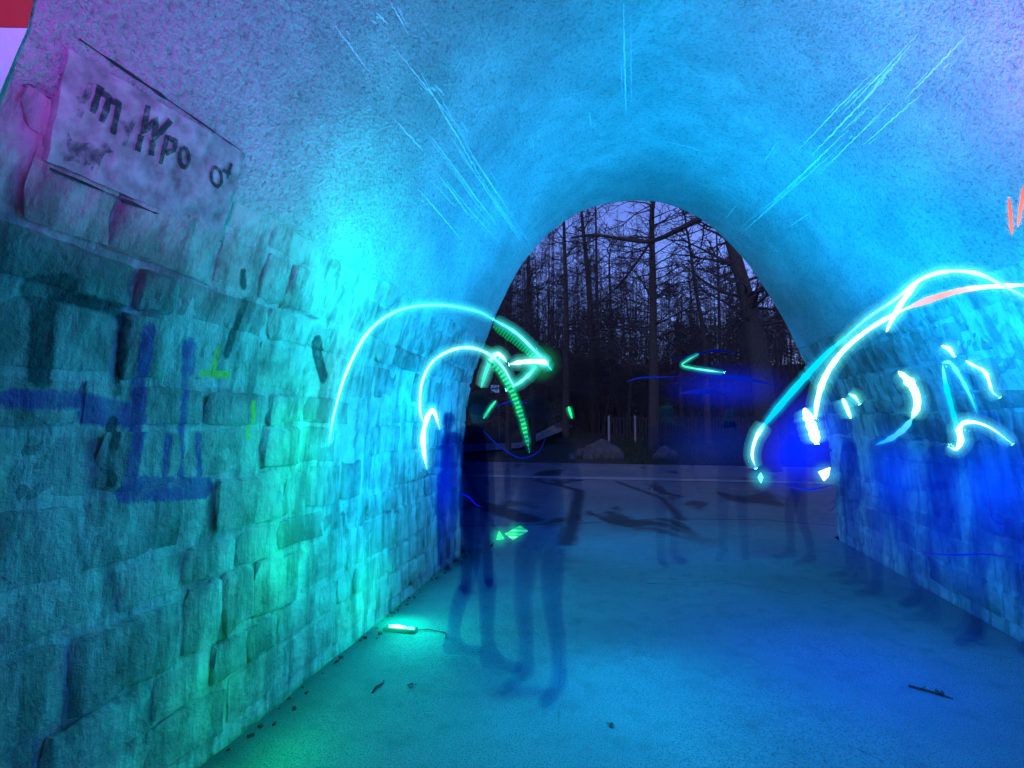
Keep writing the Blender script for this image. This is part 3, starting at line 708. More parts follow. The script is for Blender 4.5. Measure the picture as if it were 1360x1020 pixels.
# ------------------------------------------------------------------ people: blurred, half see-through figures in dark clothes
def ghost(name, c, alpha, rough=.85):
    m, nd, lk, b = mat_new(name); g = nd.new('ShaderNodeNewGeometry')
    f = noise_n(nd, lk, g.outputs['Position'], 14, 4)
    lk.new(ramp(nd, lk, f, [(.3, tuple(q * .75 for q in c)), (.7, tuple(q * 1.25 for q in c))]), b.inputs['Base Color'])
    b.inputs['Roughness'].default_value = rough; b.inputs['Alpha'].default_value = alpha; b.inputs['Specular IOR Level'].default_value = .1
    return m
def ghost_body(h, jacket, trousers, dens, tone, alpha, hem):
    """one see-through body: faint surface, and a body of smoke-like shade that thins out towards its edges"""
    m, nd, lk, b = mat_new('blurred_figure'); tc = nd.new('ShaderNodeTexCoord'); sx = nd.new('ShaderNodeSeparateXYZ'); lk.new(tc.outputs['Object'], sx.inputs[0])
    z = mathn(nd, lk, 'DIVIDE', sx.outputs[2], h)
    cr = nd.new('ShaderNodeValToRGB'); cr.color_ramp.interpolation = 'CONSTANT'; e = cr.color_ramp.elements
    for p, c in ((.05, trousers), (hem, jacket), (.86, (.3, .2, .16))):
        q = e.new(p); q.color = tuple(c) + (1,)
    e[0].color = (.02, .02, .022, 1); e[-1].color = (.3, .2, .16, 1); lk.new(z, cr.inputs[0]); lk.new(cr.outputs[0], b.inputs['Base Color'])
    b.inputs['Alpha'].default_value = alpha; b.inputs['Roughness'].default_value = .9; b.inputs['Specular IOR Level'].default_value = .1
    v = nd.new('ShaderNodeVolumeAbsorption'); v.inputs['Color'].default_value = tone + (1,); v.inputs['Density'].default_value = dens
    lk.new(v.outputs[0], nd['Material Output'].inputs['Volume']); return m
def person(loc, rz, label, jacket, trousers, dens, tone, h=1.72, stride=.0, arms=((.25, .05, 1.12), (.3, .18, .9)), arms2=None, long_coat=False, seed=0):
    k = h / 1.75; V, E, Rd = [], [], []
    def vtx(p, r, par=None):
        V.append(Vector(p) * k); Rd.append((r if isinstance(r, tuple) else (r, r)))
        if par is not None: E.append((par, len(V) - 1))
        return len(V) - 1
    pel = vtx((0, 0, .96), (.15, .11)); sp = vtx((0, .0, 1.14), (.145, .105), pel); ch = vtx((0, 0, 1.34), (.175, .115), sp)
    nk = vtx((0, .0, 1.49), .058, ch); hb = vtx((0, .02, 1.56), (.066, .075), nk); hm = vtx((0, .025, 1.645), (.078, .098), hb); ht = vtx((0, .01, 1.72), (.06, .07), hm)
    nose = vtx((0, .128, 1.625), .013, hm)
    for s in (-1, 1): vtx((s * .085, .01, 1.63), .016, hm)
    for s in (-1, 1):
        st = stride * s
        hp = vtx((s * .085, 0, .88), .098, pel); kn = vtx((s * .1, st * .5 + .03, .5), .064, hp); cf = vtx((s * .1, st * .8 - .01, .32), .058, kn)
        an = vtx((s * .1, st - .02, .09), .043, cf); to = vtx((s * .125, st + .1, .04), (.046, .036), an); vtx((s * .13, st + .19, .03), (.04, .026), to); vtx((s * .1, st - .075, .045), (.036, .036), an)
        sh = vtx((s * .19, 0, 1.42), .066, ch); el_, wr = (arms if s > 0 or arms2 is None else arms2)
        el = vtx((s * el_[0], el_[1], el_[2]), .045, sh); w = vtx((s * wr[0], wr[1], wr[2]), .03, el)
        d = (Vector((s * wr[0], wr[1], wr[2])) - Vector((s * el_[0], el_[1], el_[2]))).normalized(); sd_ = d.cross(Vector((0, 1, .01))).normalized(); up = sd_.cross(d)
        pw = Vector((s * wr[0], wr[1], wr[2])); pm_ = pw + d * .07; pa = vtx(pm_, (.036, .02), w)
        for f in range(4):
            o = sd_ * (.027 - .018 * f); l = (.065, .078, .072, .055)[f]
            a = vtx(pm_ + o + d * .03, .0095, pa); b_ = vtx(pm_ + o * 1.1 + d * (.03 + l * .55) + up * .008, .0085, a); vtx(pm_ + o * 1.1 + d * (.03 + l) + up * .024, .007, b_)
        a = vtx(pw + sd_ * .04 + d * .035, .011, pa); vtx(pw + sd_ * .062 + d * .075 + up * .015, .0085, a)
    me = bpy.data.meshes.new('tmp'); me.from_pydata(V, E, []); ob = bpy.data.objects.new('tmp', me); col.objects.link(ob)
    md = ob.modifiers.new('skin', 'SKIN'); md.use_smooth_shade = True
    for i, q in enumerate(Rd): me.skin_vertices[0].data[i].radius = (q[0] * k, q[1] * k)
    me.skin_vertices[0].data[0].use_root = True
    sb = ob.modifiers.new('sub', 'SUBSURF'); sb.levels = sb.render_levels = 1
    ev = ob.evaluated_get(bpy.context.evaluated_depsgraph_get()); bme = bpy.data.meshes.new_from_object(ev)
    bpy.data.objects.remove(ob); bme.name = 'body'
    t = empty('person', loc, rz); tag(t, label, 'person')
    alpha_up = .015; bme.materials.append(ghost_body(h, jacket[1], trousers[1], dens, tone, .02, .52))
    jm = GM(*jacket, alpha_up)
    bme.polygons.foreach_set('use_smooth', [True] * len(bme.polygons))
    b = bpy.data.objects.new('body', bme); col.objects.link(b); b.parent = t
    bm = bmesh.new(); bmesh.ops.create_uvsphere(bm, u_segments=16, v_segments=10, radius=1)
    bmesh.ops.delete(bm, geom=[v for v in bm.verts if v.co.z < -.15 and v.co.y > -.3 or v.co.z < -.75], context='VERTS')
    for v in bm.verts: v.co = Vector((v.co.x * .092, v.co.y * .112 + .012, v.co.z * .105 + 1.668)) * k * (1 + .0 * noise.noise(v.co * 3))
    hme = bpy.data.meshes.new('hair'); bm.to_mesh(hme); bm.free(); link('hair', hme, GM('hair', (.03, .022, .018), alpha_up), t, True)
    for s in (-1, 1):
        bm = bmesh.new(); bmesh.ops.create_uvsphere(bm, u_segments=8, v_segments=6, radius=.012 * k)
        for v in bm.verts: v.co += Vector((s * .032, .108, 1.648)) * k
        eme = bpy.data.meshes.new('eye'); bm.to_mesh(eme); bm.free(); link('eye', eme, GM('eye', (.03, .03, .04), alpha_up), t, True)
    mb = MB(); mb.box(Vector((0, .11, 1.578)) * k, (.045 * k, .014, .009)); mb.build('mouth', GM('lip', (.3, .12, .1), alpha_up), t)
    if long_coat:
        mb = MB(); n = 16; V2 = []
        for z, rx, ry in ((1.0, .185, .14), (.8, .215, .17), (.6, .24, .19), (.45, .25, .2)):
            for i in range(n): an = 2 * math.pi * i / n; w_ = 1 + .04 * math.sin(an * 5 + z * 4); V2.append(Vector((rx * w_ * math.cos(an), ry * w_ * math.sin(an), z)) * k)
        mb.add(V2, [(j * n + i, j * n + (i + 1) % n, (j + 1) * n + (i + 1) % n, (j + 1) * n + i) for j in range(3) for i in range(n)]); mb.build('coat_skirt', jm, t, True)
    return t
_gm = {}
def GM(name, c, alpha):
    key = (name, alpha)
    if key not in _gm: _gm[key] = ghost('blurred_' + name, c, alpha)
    return _gm[key]
NAVY = ('navy_cloth', (.018, .022, .06)); DARK = ('black_cloth', (.014, .014, .02)); BLUE = ('blue_cloth', (.03, .05, .25)); DENIM = ('denim', (.03, .04, .10))
UP = ((.34, .12, 1.32), (.38, .3, 1.55)); OUT = ((.40, .08, 1.34), (.58, .2, 1.52)); DOWN = ((.26, -.02, 1.13), (.28, .1, .9)); FWD = ((.24, .1, 1.14), (.2, .36, 1.15))
def stand(px, py, *a, **kw):
    p = at_floor(px, py); return person((p.x, p.y, 0), *a, **kw)
T1, T2, T3 = (.0, .35, .78), (.0, .22, .70), (.0, .05, .62)
stand(628, 884, R(-70), 'see-through person in dark trousers mid-step beside the glowing floor lamp', DARK, NAVY, 9, T1, 1.72, .11, OUT, DOWN)
stand(718, 918, R(150), 'see-through person in dark denim standing out on the open road', NAVY, DENIM, 6.5, T1, 1.68, .03, DOWN, DOWN)
stand(634, 788, R(20), 'see-through person in black jacket and black trousers behind the walking one', DARK, DARK, 7, T2, 1.7, .07, DOWN, UP)
stand(592, 752, R(-120), 'dim person in navy jacket pressed close to the left stone wall', NAVY, NAVY, 11, T3, 1.62, .05, FWD, DOWN)
stand(888, 748, R(200), 'faint person with arms hanging in the middle of the tunnel exit', DARK, NAVY, 2.5, T2, 1.7, .06, DOWN, DOWN)
stand(975, 742, R(160), 'faint person holding a lamp outstretched near the right exit', DARK, NAVY, 2.5, T2, 1.66, .08, OUT, DOWN)
stand(1062, 748, R(90), 'person in deep blue jacket beside the bright white light block', BLUE, NAVY, 4, T3, 1.58, .08, FWD, DOWN)
stand(1135, 775, R(70), 'hazy person in navy standing between the white light block and the crescent light', NAVY, DARK, 4, T3, 1.55, .05, DOWN, DOWN)
stand(1190, 800, R(100), 'blurred person in black by the right wall under the white crescent light', DARK, DARK, 5, T3, 1.6, .12, DOWN, DOWN)
stand(1262, 838, R(80), 'blurred person in blue by the right wall at the hooked light', BLUE, NAVY, 4, T3, 1.55, .1, DOWN, FWD)
stand(1335, 862, R(120), 'blurred person in navy jacket at the end of the right wall', NAVY, DARK, 6, T3, 1.6, .12, FWD, DOWN)

# ------------------------------------------------------------------ light drawn in the air: self-lit tubes
W_, CY, AQ, GR, GD, BL, PK, RD_ = (.62, 1, 1), (.18, .95, 1), (0, .55, 1), (.03, 1, .32), (.0, .45, .12), (.0, .03, 1), (1, .35, .5), (1, .12, .1)
def lit(parent, name, px, Y, rad, stops, strength, flat=1.0, n=8, ribs=None, sub=7, halo=None):
    """px control points at depth Y (number or list), radii in pixels"""
    Ys = Y if hasattr(Y, '__len__') else [Y] * len(px)
    if len(Ys) == 2 and len(px) > 2: Ys = [Ys[0] + (Ys[1] - Ys[0]) * i / (len(px) - 1) for i in range(len(px))]
    P = [at_y(a, b, y) for (a, b), y in zip(px, Ys)]
    rd = rad if hasattr(rad, '__len__') else [rad] * len(px)
    C = catmull([tuple(p) + (r,) if False else tuple(p) for p, r in zip(P, rd)], sub)
    rr = np.interp(np.linspace(0, 1, len(C)), np.linspace(0, 1, len(rd)), rd); yy = [p.y for p in C]
    rr = [a * .70 * y / F_PX for a, y in zip(rr, yy)]
    m_ = len(rr); sd0 = px[0][0]
    rr = [a * (1 + .38 * noise.noise(Vector((sd0, i * 9.0 / m_, 1))) + .2 * noise.noise(Vector((sd0, i * 26.0 / m_, 4)))) * min(1, .35 + 5.5 * min(i, m_ - 1 - i) / m_) for i, a in enumerate(rr)]
    if ribs: rr = [a * (1.12 if i % 2 else .88) for i, a in enumerate(rr)]
    mb = MB(); mb.tube([p - Vector(parent.location) for p in C], rr, n, True, flat)
    me = mb.mesh(name); uv = me.uv_layers.new(name='UVMap'); ln = [0]
    for a, b in zip(C, C[1:]): ln.append(ln[-1] + (b - a).length)
    for lp in me.loops: uv.data[lp.index].uv = (ln[lp.vertex_index // n] / ln[-1], (lp.vertex_index % n) / n)
    m = emit('glow_' + name, stops, strength)
    if ribs:
        nd, lk = m.node_tree.nodes, m.node_tree.links; e = [q for q in nd if q.type == 'EMISSION'][0]; sx = [q for q in nd if q.type == 'SEPXYZ'][0]
        s = mathn(nd, lk, 'SINE', mathn(nd, lk, 'MULTIPLY', sx.outputs[0], ribs))
        lk.new(mathn(nd, lk, 'MULTIPLY_ADD', s, strength * .4, strength * .6), e.inputs[1])
    o = link(name, me, m, parent, True)
    if halo is None: halo = .35 if strength >= 1.4 else (.22 if strength >= .85 else 0)
    if halo:  # painted bloom: emissive volume shells around each tube
        c = [min(q, .5) if i == 0 else q for i, q in enumerate(stops[len(stops) // 2][1])]; c[0] *= .25 if c[1] > .3 else 1
        for add, kk in (((2.2, .45), (5.0, .5), (9.0, .4)) if strength >= 1.4 else ((1.6, .6), (3.5, .5))):
            R2 = [a * 1.15 + add * y / F_PX for a, y in zip(rr, yy)]; R2[0] *= .4; R2[-1] *= .4
            hb_ = MB(); hb_.tube([p - Vector(parent.location) for p in C], R2, 10, True)
            hm_ = bpy.data.materials.new('glow_halo'); hm_.use_nodes = True; n2 = hm_.node_tree.nodes; n2.clear(); e2 = n2.new('ShaderNodeEmission'); o2 = n2.new('ShaderNodeOutputMaterial')
            e2.inputs[0].default_value = tuple(c) + (1,); e2.inputs[1].default_value = halo * kk / (2 * float(np.mean(R2))); hm_.node_tree.links.new(e2.outputs[0], o2.inputs['Volume'])
            hb_.build('glow_halo', hm_, parent, True)
    return o
def arc(label, first, Y=None):
    p = at_y(first[0], first[1], Y); t = empty('light_trail', p); return tag(t, label, 'light trail', 'light trails drawn in the air')

a1 = arc('large thin arch of cyan light ending in a ribbed green band', (437, 590), 3.1)
lit(a1, 'glow_line', [(437, 590), (444, 548), (461, 492), (490, 440), (530, 412), (582, 405), (632, 413), (655, 424)], [2.95, 3.25], [1.6, 2.2, 2.6, 3, 2.8, 2.4, 2, 2], [(0, CY), (.3, (.5, 1, .95)), (.6, CY), (1, (.05, .8, .75))], 1.6)
lit(a1, 'glow_line', [(655, 424), (685, 442), (712, 468), (733, 492)], [3.25, 3.3], [2, 2.4, 2.6, .6], [(0, (.05, .9, .7)), (.5, CY), (1, GR)], 1.5)
lit(a1, 'ribbed_band', [(655, 434), (680, 450), (702, 468), (718, 482)], [3.27, 3.32], [6, 7.5, 6.5, 2], [(0, GD), (.6, (.0, .5, .16)), (1, GR)], .6, .45, 8, 120, 16)
a2 = arc('smaller inner arch of green-white light with a ribbed tail', (566, 622), 3.0)
lit(a2, 'glow_line', [(562, 560), (558, 545), (560, 510), (574, 481), (600, 465), (626, 462), (650, 471), (668, 488), (682, 512)], 3.0, [1.8, 2, 2.2, 2.4, 2.6, 2.6, 2.4, 2.2, 2], [(0, W_), (.5, (.4, 1, .95)), (1, CY)], 1.6)
lit(a2, 'ribbed_band', [(646, 478), (664, 494), (680, 520), (692, 552), (699, 580), (703, 600)], [3.05, 3.15], [3, 5, 5.5, 5.5, 4, .6], [(0, GD), (.3, (.02, .75, .3)), (1, GR)], .9, .5, 8, 150, 16)
lit(a2, 'bright_tip', [(567, 624), (563, 600), (562, 578), (567, 556), (574, 545), (579, 553), (584, 571)], 2.98, [1, 4, 5, 4.5, 4, 3.2, 1.2], [(0, GR), (.15, W_), (.85, W_), (1, GR)], 1.8)
a3 = arc('bird-shaped white and green flash of light between the two arches', (668, 478), 3.2)
lit(a3, 'glow_line', [(639, 515), (645, 495), (652, 478), (660, 470), (667, 474), (673, 481)], 3.2, [2.6, 3, 3.2, 3.6, 3.6, 2], [(0, GD), (.5, GR), (.8, W_), (1, CY)], 1.8)
lit(a3, 'bright_tip', [(676, 484), (692, 481), (710, 480), (722, 481), (728, 485)], 3.2, [2.5, 4.5, 4.5, 5.5, 2], [(0, CY), (.2, W_), (1, W_)], 1.8)
lit(a3, 'glow_line', [(712, 485), (704, 496), (690, 508), (672, 518)], 3.2, [2, 3, 2.6, 1], [(0, GR), (.5, (.2, 1, .8)), (1, GR)], 1.4)
s1 = arc('short slanted green dash of light under the bird-shaped flash', (650, 543), 3.4); lit(s1, 'glow_line', [(642, 556), (650, 543), (659, 532)], 3.4, [2, 2.6, 1.6], [(0, GR), (1, (.05, .8, .5))], .9)
s2 = arc('tiny lone green spark of light in front of the dark wood', (757, 548), 3.6); lit(s2, 'glow_line', [(755, 540), (757, 547), (760, 556)], 3.6, [2, 2.4, .8], [(0, GR), (1, GR)], 1.2)
s3 = arc('short dull blue dash of light low by the left wall', (625, 662), 4.0); lit(s3, 'glow_line', [(608, 655), (622, 660), (632, 670), (642, 674)], 4.0, [.8, 2, 1.6, .4], [(0, BL), (1, BL)], .8)
s3b = arc('thin dim blue loop of light hanging over the far road', (690, 608), 4.4); lit(s3b, 'glow_line', [(640, 570), (660, 590), (690, 608), (715, 600), (725, 580)], 4.4, [.6, 1.2, 1.6, 1.2, .4], [(0, BL), (1, (.02, .06, .6))], .35)
s3c = arc('thin dim blue bow of light above the dim blue loop', (680, 535), 4.4); lit(s3c, 'glow_line', [(658, 540), (680, 533), (705, 536)], 4.4, [.6, 1.4, .5], [(0, BL), (1, BL)], .4)
TILES = []
def flat_lamp(label, px4, Y, col_, strength):
    p = at_y(*px4[0], Y); t = empty('glow_tile', p); tag(t, label, 'lamp', 'small light panels')
    P = [at_y(a, b, Y) - p for a, b in px4]; d = Vector((0, .02, 0)); n = len(P); mb = MB()
    mb.add(P + [q + d for q in P], [tuple(range(n - 1, -1, -1)), tuple(range(n, 2 * n))] + [(i, (i + 1) % n, n + (i + 1) % n, n + i) for i in range(n)])
    me = mb.mesh('glow_face'); uv = me.uv_layers.new(name='UVMap')
    mn = min(q.z for q in P); mx = max(q.z for q in P)
    for lp in me.loops: uv.data[lp.index].uv = ((me.vertices[lp.vertex_index].co.z - mn) / (mx - mn), 0)
    link('glow_face', me, emit('glow_panel', col_, strength), t); TILES.append((t, sum(P, Vector()) / n + p, col_[-1][1])); return t
ST = [(0, (.02, .6, .3)), (.12, GR), (.2, (.3, 1, .7)), (.3, GD), (.42, (.05, .9, .4)), (.55, GD), (.7, (.1, 1, .6)), (.8, GD), (1, GR)]
gp = flat_lamp('slanted striped green light panel low over the road', [(670, 709), (690, 699), (701, 706), (681, 717)], 3.3, ST, 1.1)
flat_lamp('tiny green light wedge beside the striped light panel', [(659, 717), (662, 706), (669, 716)], 3.3, [(0, GR), (1, GR)], 1.0)

b1 = arc('long cyan sweep of light rising from the blue figure over the right wall', (1005, 622), 3.2)
lit(b1, 'glow_line', [(1004, 622), (999, 604), (1004, 582), (1016, 562)], 3.4, [.8, 2.2, 3, 4.5], [(0, BL), (.25, W_), (.7, (.5, 1, 1)), (1, AQ)], 1.6)
lit(b1, 'broad_band', [(1012, 568), (1040, 534), (1070, 500), (1100, 468), (1125, 446)], [3.4, 3.3], [5, 7, 6.5, 5, 2], [(0, (.0, .5, 1)), (1, (.0, .62, 1))], 1.0, .4)
lit(b1, 'glow_line', [(1110, 460), (1150, 424), (1190, 397), (1215, 376), (1240, 364), (1270, 360), (1300, 364), (1330, 378), (1372, 400)], [3.3, 3.0], [1.5, 2, 2.4, 3.2, 3.4, 3.4, 3, 2.4, 2], [(0, AQ), (.3, CY), (.45, (.5, 1, .95)), (.75, (.4, 1, 1)), (1, (.2, .9, 1))], 1.5)
b2 = arc('thick white and pink curve of light arching along the right wall', (1083, 555), 3.2)
lit(b2, 'glow_line', [(1083, 556), (1086, 530), (1096, 500), (1116, 470), (1142, 446), (1172, 426), (1205, 409)], [3.3, 3.2], [4, 4.5, 4.5, 4.2, 4, 4, 4], [(0, W_), (.5, (.6, 1, 1)), (.8, (.45, 1, .95)), (1, W_)], 1.8)
lit(b2, 'pink_length', [(1203, 410), (1240, 396), (1275, 386), (1310, 381), (1372, 378)], [3.2, 3.05], [4.5, 6, 5, 4.5, 3.5], [(0, (1, .5, .7)), (.3, (1, .28, .32)), (.5, (1, .5, .55)), (.62, (1, .9, .85)), (.8, (1, .6, .6)), (1, (1, .3, .3))], 1.15, .6)
b3 = arc('short white slash of light crossing the two right curves', (1178, 440), 3.1); lit(b3, 'glow_line', [(1177, 441), (1188, 418), (1202, 396), (1222, 372)], 3.1, [2.2, 3.8, 4, 2], [(0, W_), (1, (.6, 1, 1))], 1.8)
b4 = arc('blazing white upright block of light over the deep blue figure', (1075, 565), 3.3); lit(b4, 'glow_block', [(1068, 542), (1074, 556), (1080, 572), (1085, 590)], 3.3, [6, 9.5, 10, 9], [(0, W_), (1, W_)], 1.8, .5, 4)
flat_lamp('small white triangle of light below the white light block', [(1088, 627), (1103, 621), (1101, 632), (1095, 639)], 3.3, [(0, (.8, 1, 1)), (1, W_)], 1.8)
flat_lamp('tiny cyan chip of light at the foot of the long cyan sweep', [(1007, 634), (1011, 628), (1014, 634), (1011, 642)], 3.4, [(0, CY), (1, CY)], 1.2)
b5 = arc('white crescent of light tapering to blue on the right wall', (1218, 540), 3.5)
lit(b5, 'glow_line', [(1193, 493), (1206, 505), (1216, 522), (1218, 540), (1211, 556)], 1.8, [3, 6.5, 5.5, 5, 4], [(0, W_), (.8, W_), (1, (.2, .85, 1))], 1.8)
lit(b5, 'fading_tail', [(1211, 556), (1200, 570), (1182, 583), (1162, 591)], 1.8, [4, 4.5, 4, 1], [(0, (.1, .8, 1)), (1, (.0, .3, 1))], .85)
b6 = arc('pair of small white ticks of light beside the white crescent', (1125, 540), 3.6)
lit(b6, 'glow_line', [(1119, 529), (1124, 540), (1130, 556)], 3.6, [2.6, 3.4, 2.4], [(0, W_), (1, (.4, 1, 1))], 1.8); lit(b6, 'glow_line', [(1127, 523), (1135, 527), (1142, 537)], 3.6, [1.2, 2.4, 1], [(0, CY), (.4, W_), (1, CY)], 1.5)
b7 = arc('thin cyan loop of light with a bright white hook at its foot', (1275, 590), 3.3)
lit(b7, 'glow_line', [(1252, 484), (1256, 510), (1265, 545), (1272, 575)], 3.3, [1.6, 3.2, 3.2, 2.4], [(0, CY), (.3, (0, .7, 1)), (1, AQ)], .9); lit(b7, 'glow_line', [(1251, 482), (1262, 482), (1275, 500), (1288, 525), (1297, 548)], 3.3, [1.8, 2.6, 2.6, 2, .8], [(0, CY), (.4, (.1, .85, 1)), (1, AQ)], 1.0)
lit(b7, 'bright_tip', [(1258, 593), (1270, 596), (1276, 585), (1274, 570), (1282, 561), (1300, 562), (1320, 571), (1345, 590)], 3.25, [1, 3.4, 4.2, 4, 3.4, 2, 1.6, .6], [(0, CY), (.15, W_), (.6, W_), (1, (.2, .8, 1))], 1.8)
b8 = arc('small white comma of light above the thin cyan loop', (1262, 465), 3.3); lit(b8, 'glow_line', [(1250, 459), (1260, 463), (1268, 474)], 3.3, [1, 3.2, 1.4], [(0, W_), (1, W_)], 2)
b9 = arc('wavy white wisp of light with a thin blue tail by the green patch', (1300, 490), 3.2); lit(b9, 'glow_line', [(1283, 479), (1294, 486), (1306, 492), (1312, 502), (1318, 520), (1328, 528)], 3.2, [2.4, 1.8, 2.4, 2.4, 1.2, .8], [(0, W_), (.6, W_), (1, AQ)], 1.8)
b10 = arc('pair of short upright red strokes of light on the right vault', (1343, 285), 3.2)
lit(b10, 'glow_line', [(1340, 262), (1342, 285), (1344, 312)], 3.2, [1.6, 2.6, 2], [(0, RD_), (1, (1, .25, .2))], 1.0); lit(b10, 'glow_line', [(1360, 246), (1356, 275), (1352, 302)], 3.15, [2, 2.6, 1.4], [(0, RD_), (1, (1, .3, .25))], 1.0)
c1 = arc('thin green chevron of light hovering by the far trees', (906, 484), 4.2); lit(c1, 'glow_line', [(928, 470), (914, 478), (906, 485), (920, 489), (940, 492), (962, 495)], 4.2, [.5, .9, 1.2, 1.3, 1.6, .5], [(0, (.05, .6, .4)), (.4, GR), (.8, CY), (1, AQ)], 1.1)
def wisp(label, px, Y, rad, k): w = arc(label, px[len(px) // 2], Y); lit(w, 'glow_line', px, Y, rad, [(0, (.02, .03, .6)), (.5, BL), (1, (.01, .02, .5))], k, .35)
wisp('long flat blue streak of light across the fence', [(832, 507), (850, 502), (875, 501), (905, 500)], 4.3, [.8, 1.5, 1.3, .4], .35)
wisp('short broad blue smear of light over the thicket', [(902, 523), (925, 520), (950, 521), (965, 526)], 4.4, [2, 4, 4, 1], .35)
wisp('bowed faint blue streak of light above the green chevron', [(892, 478), (915, 473), (950, 466), (985, 470)], 4.6, [1.5, 1.8, 2.5, .6], .14)
wisp('wide blue ribbon of light right of the green chevron', [(920, 495), (950, 500), (990, 503), (1030, 512)], 4.5, [1, 3.5, 4, 1], .35)
wisp('thin blue line of light low along the right wall', [(1215, 732), (1260, 737), (1310, 736), (1345, 741)], 3.3, [.6, 1.4, 1.2, .5], .45)
wisp('small blue lip of light under the deep blue figure', [(1042, 645), (1068, 650), (1090, 648), (1105, 644)], 1.8, [.8, 1.8, 1.5, .5], .6)
wisp('open blue ring of light beside the navy coat', [(1314, 660), (1318, 688), (1333, 696), (1350, 690)], 3.1, [.8, 1.4, 1.4, .5], .6)

# lamp lying on the road at the left wall
lp = at_floor(532, 838); fl = empty('floor_lamp', (lp.x, lp.y, 0)); tag(fl, 'small glowing bar lamp lying on the road by the left wall', 'lamp')
mb = MB(); mb.box((0, 0, .014), (.24, .07, .02)); mb.build('housing', M_METAL, fl)
for x0, x1, y0, kk in ((-.085, .045, 0, 1.8), (.05, .11, -.008, .9)):
    me_mb = MB(); me_mb.tube([(x0, y0, .026), ((x0 + x1) / 2, y0, .028), (x1, y0, .026)], [.010, .016, .008], 10); mm = me_mb.mesh('lens'); mm.uv_layers.new(name='UVMap')
    link('lens', mm, emit('lamp_lens', [(0, (.55, 1, .9) if kk > 1 else (.05, 1, .7)), (1, W_)], kk), fl)
me_mb = MB(); me_mb.tube([(.12, .01, .012), (.2, .05, .008), (.33, .02, .008), (.36, -.06, .008)], .004, 6); me_mb.build('lead', M_METAL, fl)

# painted glow: emissive volumes stand in for bloom and blue haze near the lights
def shine(parent, c, rad, color, dens, name='glow_mist'):
    bm = bmesh.new(); bmesh.ops.create_icosphere(bm, subdivisions=3, radius=1)
    me = bpy.data.meshes.new(name); bm.to_mesh(me); bm.free()
    m = bpy.data.materials.new('glowing_mist'); m.use_nodes = True; nd, lk = m.node_tree.nodes, m.node_tree.links; nd.clear()
    out = nd.new('ShaderNodeOutputMaterial'); e = nd.new('ShaderNodeEmission'); tc = nd.new('ShaderNodeTexCoord')
    ln = nd.new('ShaderNodeVectorMath'); ln.operation = 'LENGTH'; lk.new(tc.outputs['Object'], ln.inputs[0])
    f = mathn(nd, lk, 'POWER', mathn(nd, lk, 'SUBTRACT', 1.0, ln.outputs['Value'], clamp=True), 1.6)
    e.inputs[0].default_value = color + (1,); lk.new(mathn(nd, lk, 'MULTIPLY', f, dens), e.inputs[1]); lk.new(e.outputs[0], out.inputs['Volume'])
    o = link(name, me, m, parent); o.location = Vector(c) - Vector(parent.location); o.scale = rad if hasattr(rad, '__len__') else (rad,) * 3
    return o
for t_, c_, k_ in TILES: shine(t_, c_, .085, (k_[0] * .2, k_[1], k_[2]), 5)
shine(b4, at_y(1075, 585, 3.35), (.3, .2, .36), (.0, .02, 1), 6)
shine(b1, at_y(1040, 610, 3.5), (.26, .2, .28), (.0, .01, 1), 3)
shine(b5, at_y(1190, 625, 3.6), (.34, .2, .36), (.0, .05, 1), 3.2)
shine(b7, at_y(1320, 640, 3.2), (.32, .18, .32), (.0, .06, 1), 4)
shine(b7, at_y(1250, 700, 3.3), (.8, .3, .5), (.0, .02, 1), 1.0)
shine(c1, at_y(965, 515, 4.6), (.6, .3, .24), (.0, .02, 1), 1.5)
shine(c1, at_y(950, 590, 5.0), (.7, .3, .4), (.0, .05, 1), .5)
shine(s3, at_y(590, 640, 3.7), (.17, .2, .5), (.0, .04, 1), 2.6)
shine(a3, at_y(715, 482, 3.2), (.16, .12, .14), (.0, .8, .25), 3.5)
shine(a3, at_y(660, 475, 3.2), (.1, .1, .1), (.0, .8, .3), 2.5)
shine(fl, (lp.x, lp.y, .05), (.3, .2, .05), (.0, 1, .6), 8)
scene.cycles.volume_step_rate = 2; scene.cycles.volume_max_steps = 32

# floor lamp's light, then lights added near the trails to wash tunnel and road
def beam(parent, loc, aim, cone, color, watt, blend=.7, radius=.1):
    o = lamp(parent, loc, color, watt, radius, 'SPOT'); o.data.spot_size = R(cone); o.data.spot_blend = blend
    o.rotation_euler = (Vector(aim) - Vector(loc)).to_track_quat('-Z', 'Y').to_euler(); return o
lamp(fl, (lp.x + .12, lp.y, .28), (.0, 1, .62), 9, .05)
beam(gp, (.0, 3.0, 1.0), (.15, 2.7, 0), 135, (0, .44, 1), 60)
lamp(a1, (-1.2, 3.0, 2.2), (0, .72, 1), 22, .2)
lamp(a1, (-1.2, 2.85, 2.35), (0, 1, .45), 8, .2)
lamp(a1, (-1.55, 2.8, 1.35), (0, 1, .45), 6, .15)
lamp(fl, (-1.55, 2.7, .75), (0, 1, .42), 5, .12)
lamp(fl, (-1.5, 2.2, .25), (0, 1, .20), 2.4, .1)
lamp(a2, (-1.35, 3.6, 1.1), (0, .46, 1), 20, .15)
lamp(a2, (-1.35, 4.3, 1.6), (0, .50, 1), 26, .15)
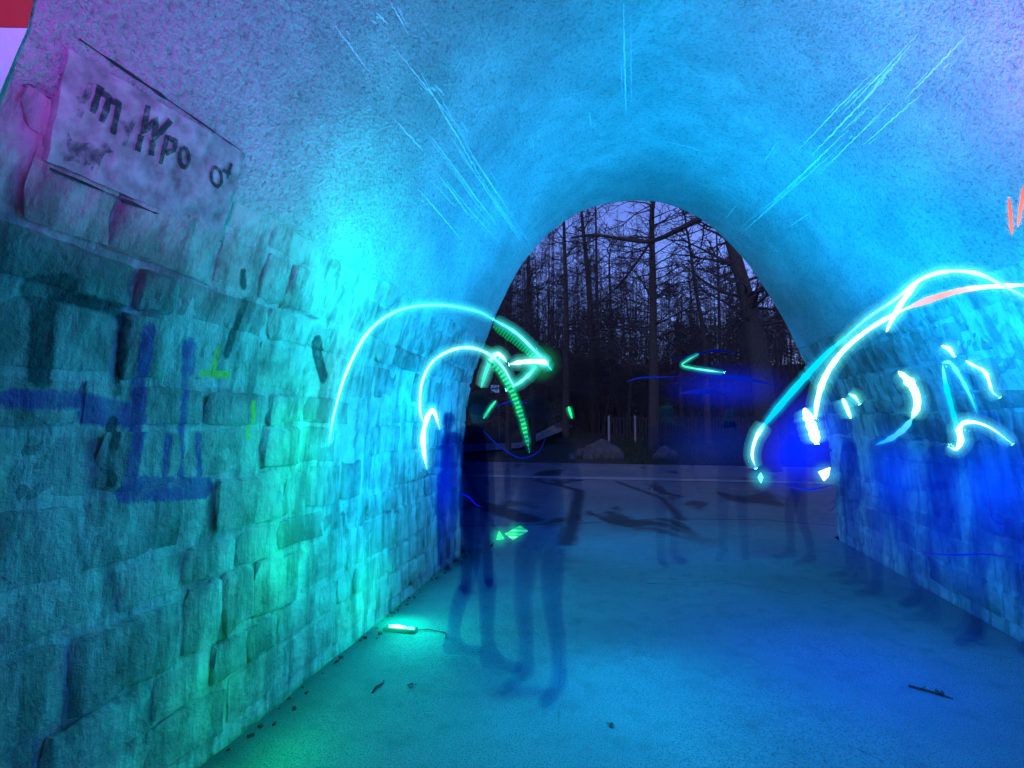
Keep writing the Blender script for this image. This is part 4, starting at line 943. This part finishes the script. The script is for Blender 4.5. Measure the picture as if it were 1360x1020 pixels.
lamp(a2, (-1.25, 5.2, 1.5), (0, .36, 1), 18, .15)
beam(a3, (-.1, 4.5, 1.75), (-.05, 3.9, 4.2), 165, (0, .40, 1), 240)
lamp(c1, (.25, 5.8, 2.6), (0, .48, 1), 40, .15)
beam(b2, (1.1, 4.2, 1.85), (2.0, 4.0, 3.1), 140, (0, .38, 1), 125)
beam(c1, (.4, 5.4, 2.5), (.6, 9.5, 0), 120, (0, .30, 1), 200)
lamp(b9, (2.05, 3.5, 1.8), (0, 1, .35), 7, .06)
lamp(b4, (1.3, 3.6, 1.0), (0, .02, 1), 66, .12)
lamp(b5, (1.95, 4.2, 1.7), (0, .25, 1), 12, .1)
# two violet tripod lamps added out of view to colour the upper corners
def added_stand_lamp(x, y, h, label, colr, watt, aim, cone):
    t = empty('stand_lamp', (x, y, 0)); tag(t, label, 'lamp')
    for k in range(3):
        an = k * 2.094; mb = MB(); mb.tube([(0, 0, .45), (.25 * math.cos(an), .25 * math.sin(an), .01)], .011, 6); mb.build('leg', M_METAL, t)
    mb = MB(); mb.tube([(0, 0, .4), (0, 0, h - .1)], .013, 8); mb.build('pole', M_METAL, t)
    mb = MB(); mb.tube([(0, 0, h - .1), (0, 0, h - .02)], [.03, .05], 14); mb.build('lamp_head', M_METAL, t)
    mb = MB(); mb.tube([(0, 0, h - .02), (0, 0, h + .03)], [.045, .035], 14); mm = mb.mesh('lens'); mm.uv_layers.new(name='UVMap'); link('lens', mm, emit('violet_lens', [(0, colr), (1, colr)], 3), t)
    o = lamp(t, (x, y, h + .1), colr, watt, .06, 'SPOT'); o.data.spot_size = R(cone); o.data.spot_blend = 1
    o.rotation_euler = (Vector(aim) - Vector((x, y, h + .1))).to_track_quat('-Z', 'Y').to_euler()
added_stand_lamp(-.5, .1, 1.9, 'violet lamp on a tripod by the left wall next to the striped board', (.50, .08, 1), 110, surf(*hit(300, -60)), 78)
added_stand_lamp(1.45, 1.9, 1.9, 'violet lamp on a tripod by the right wall', (.58, .10, 1), 120, surf(*hit(1400, 20)), 80)
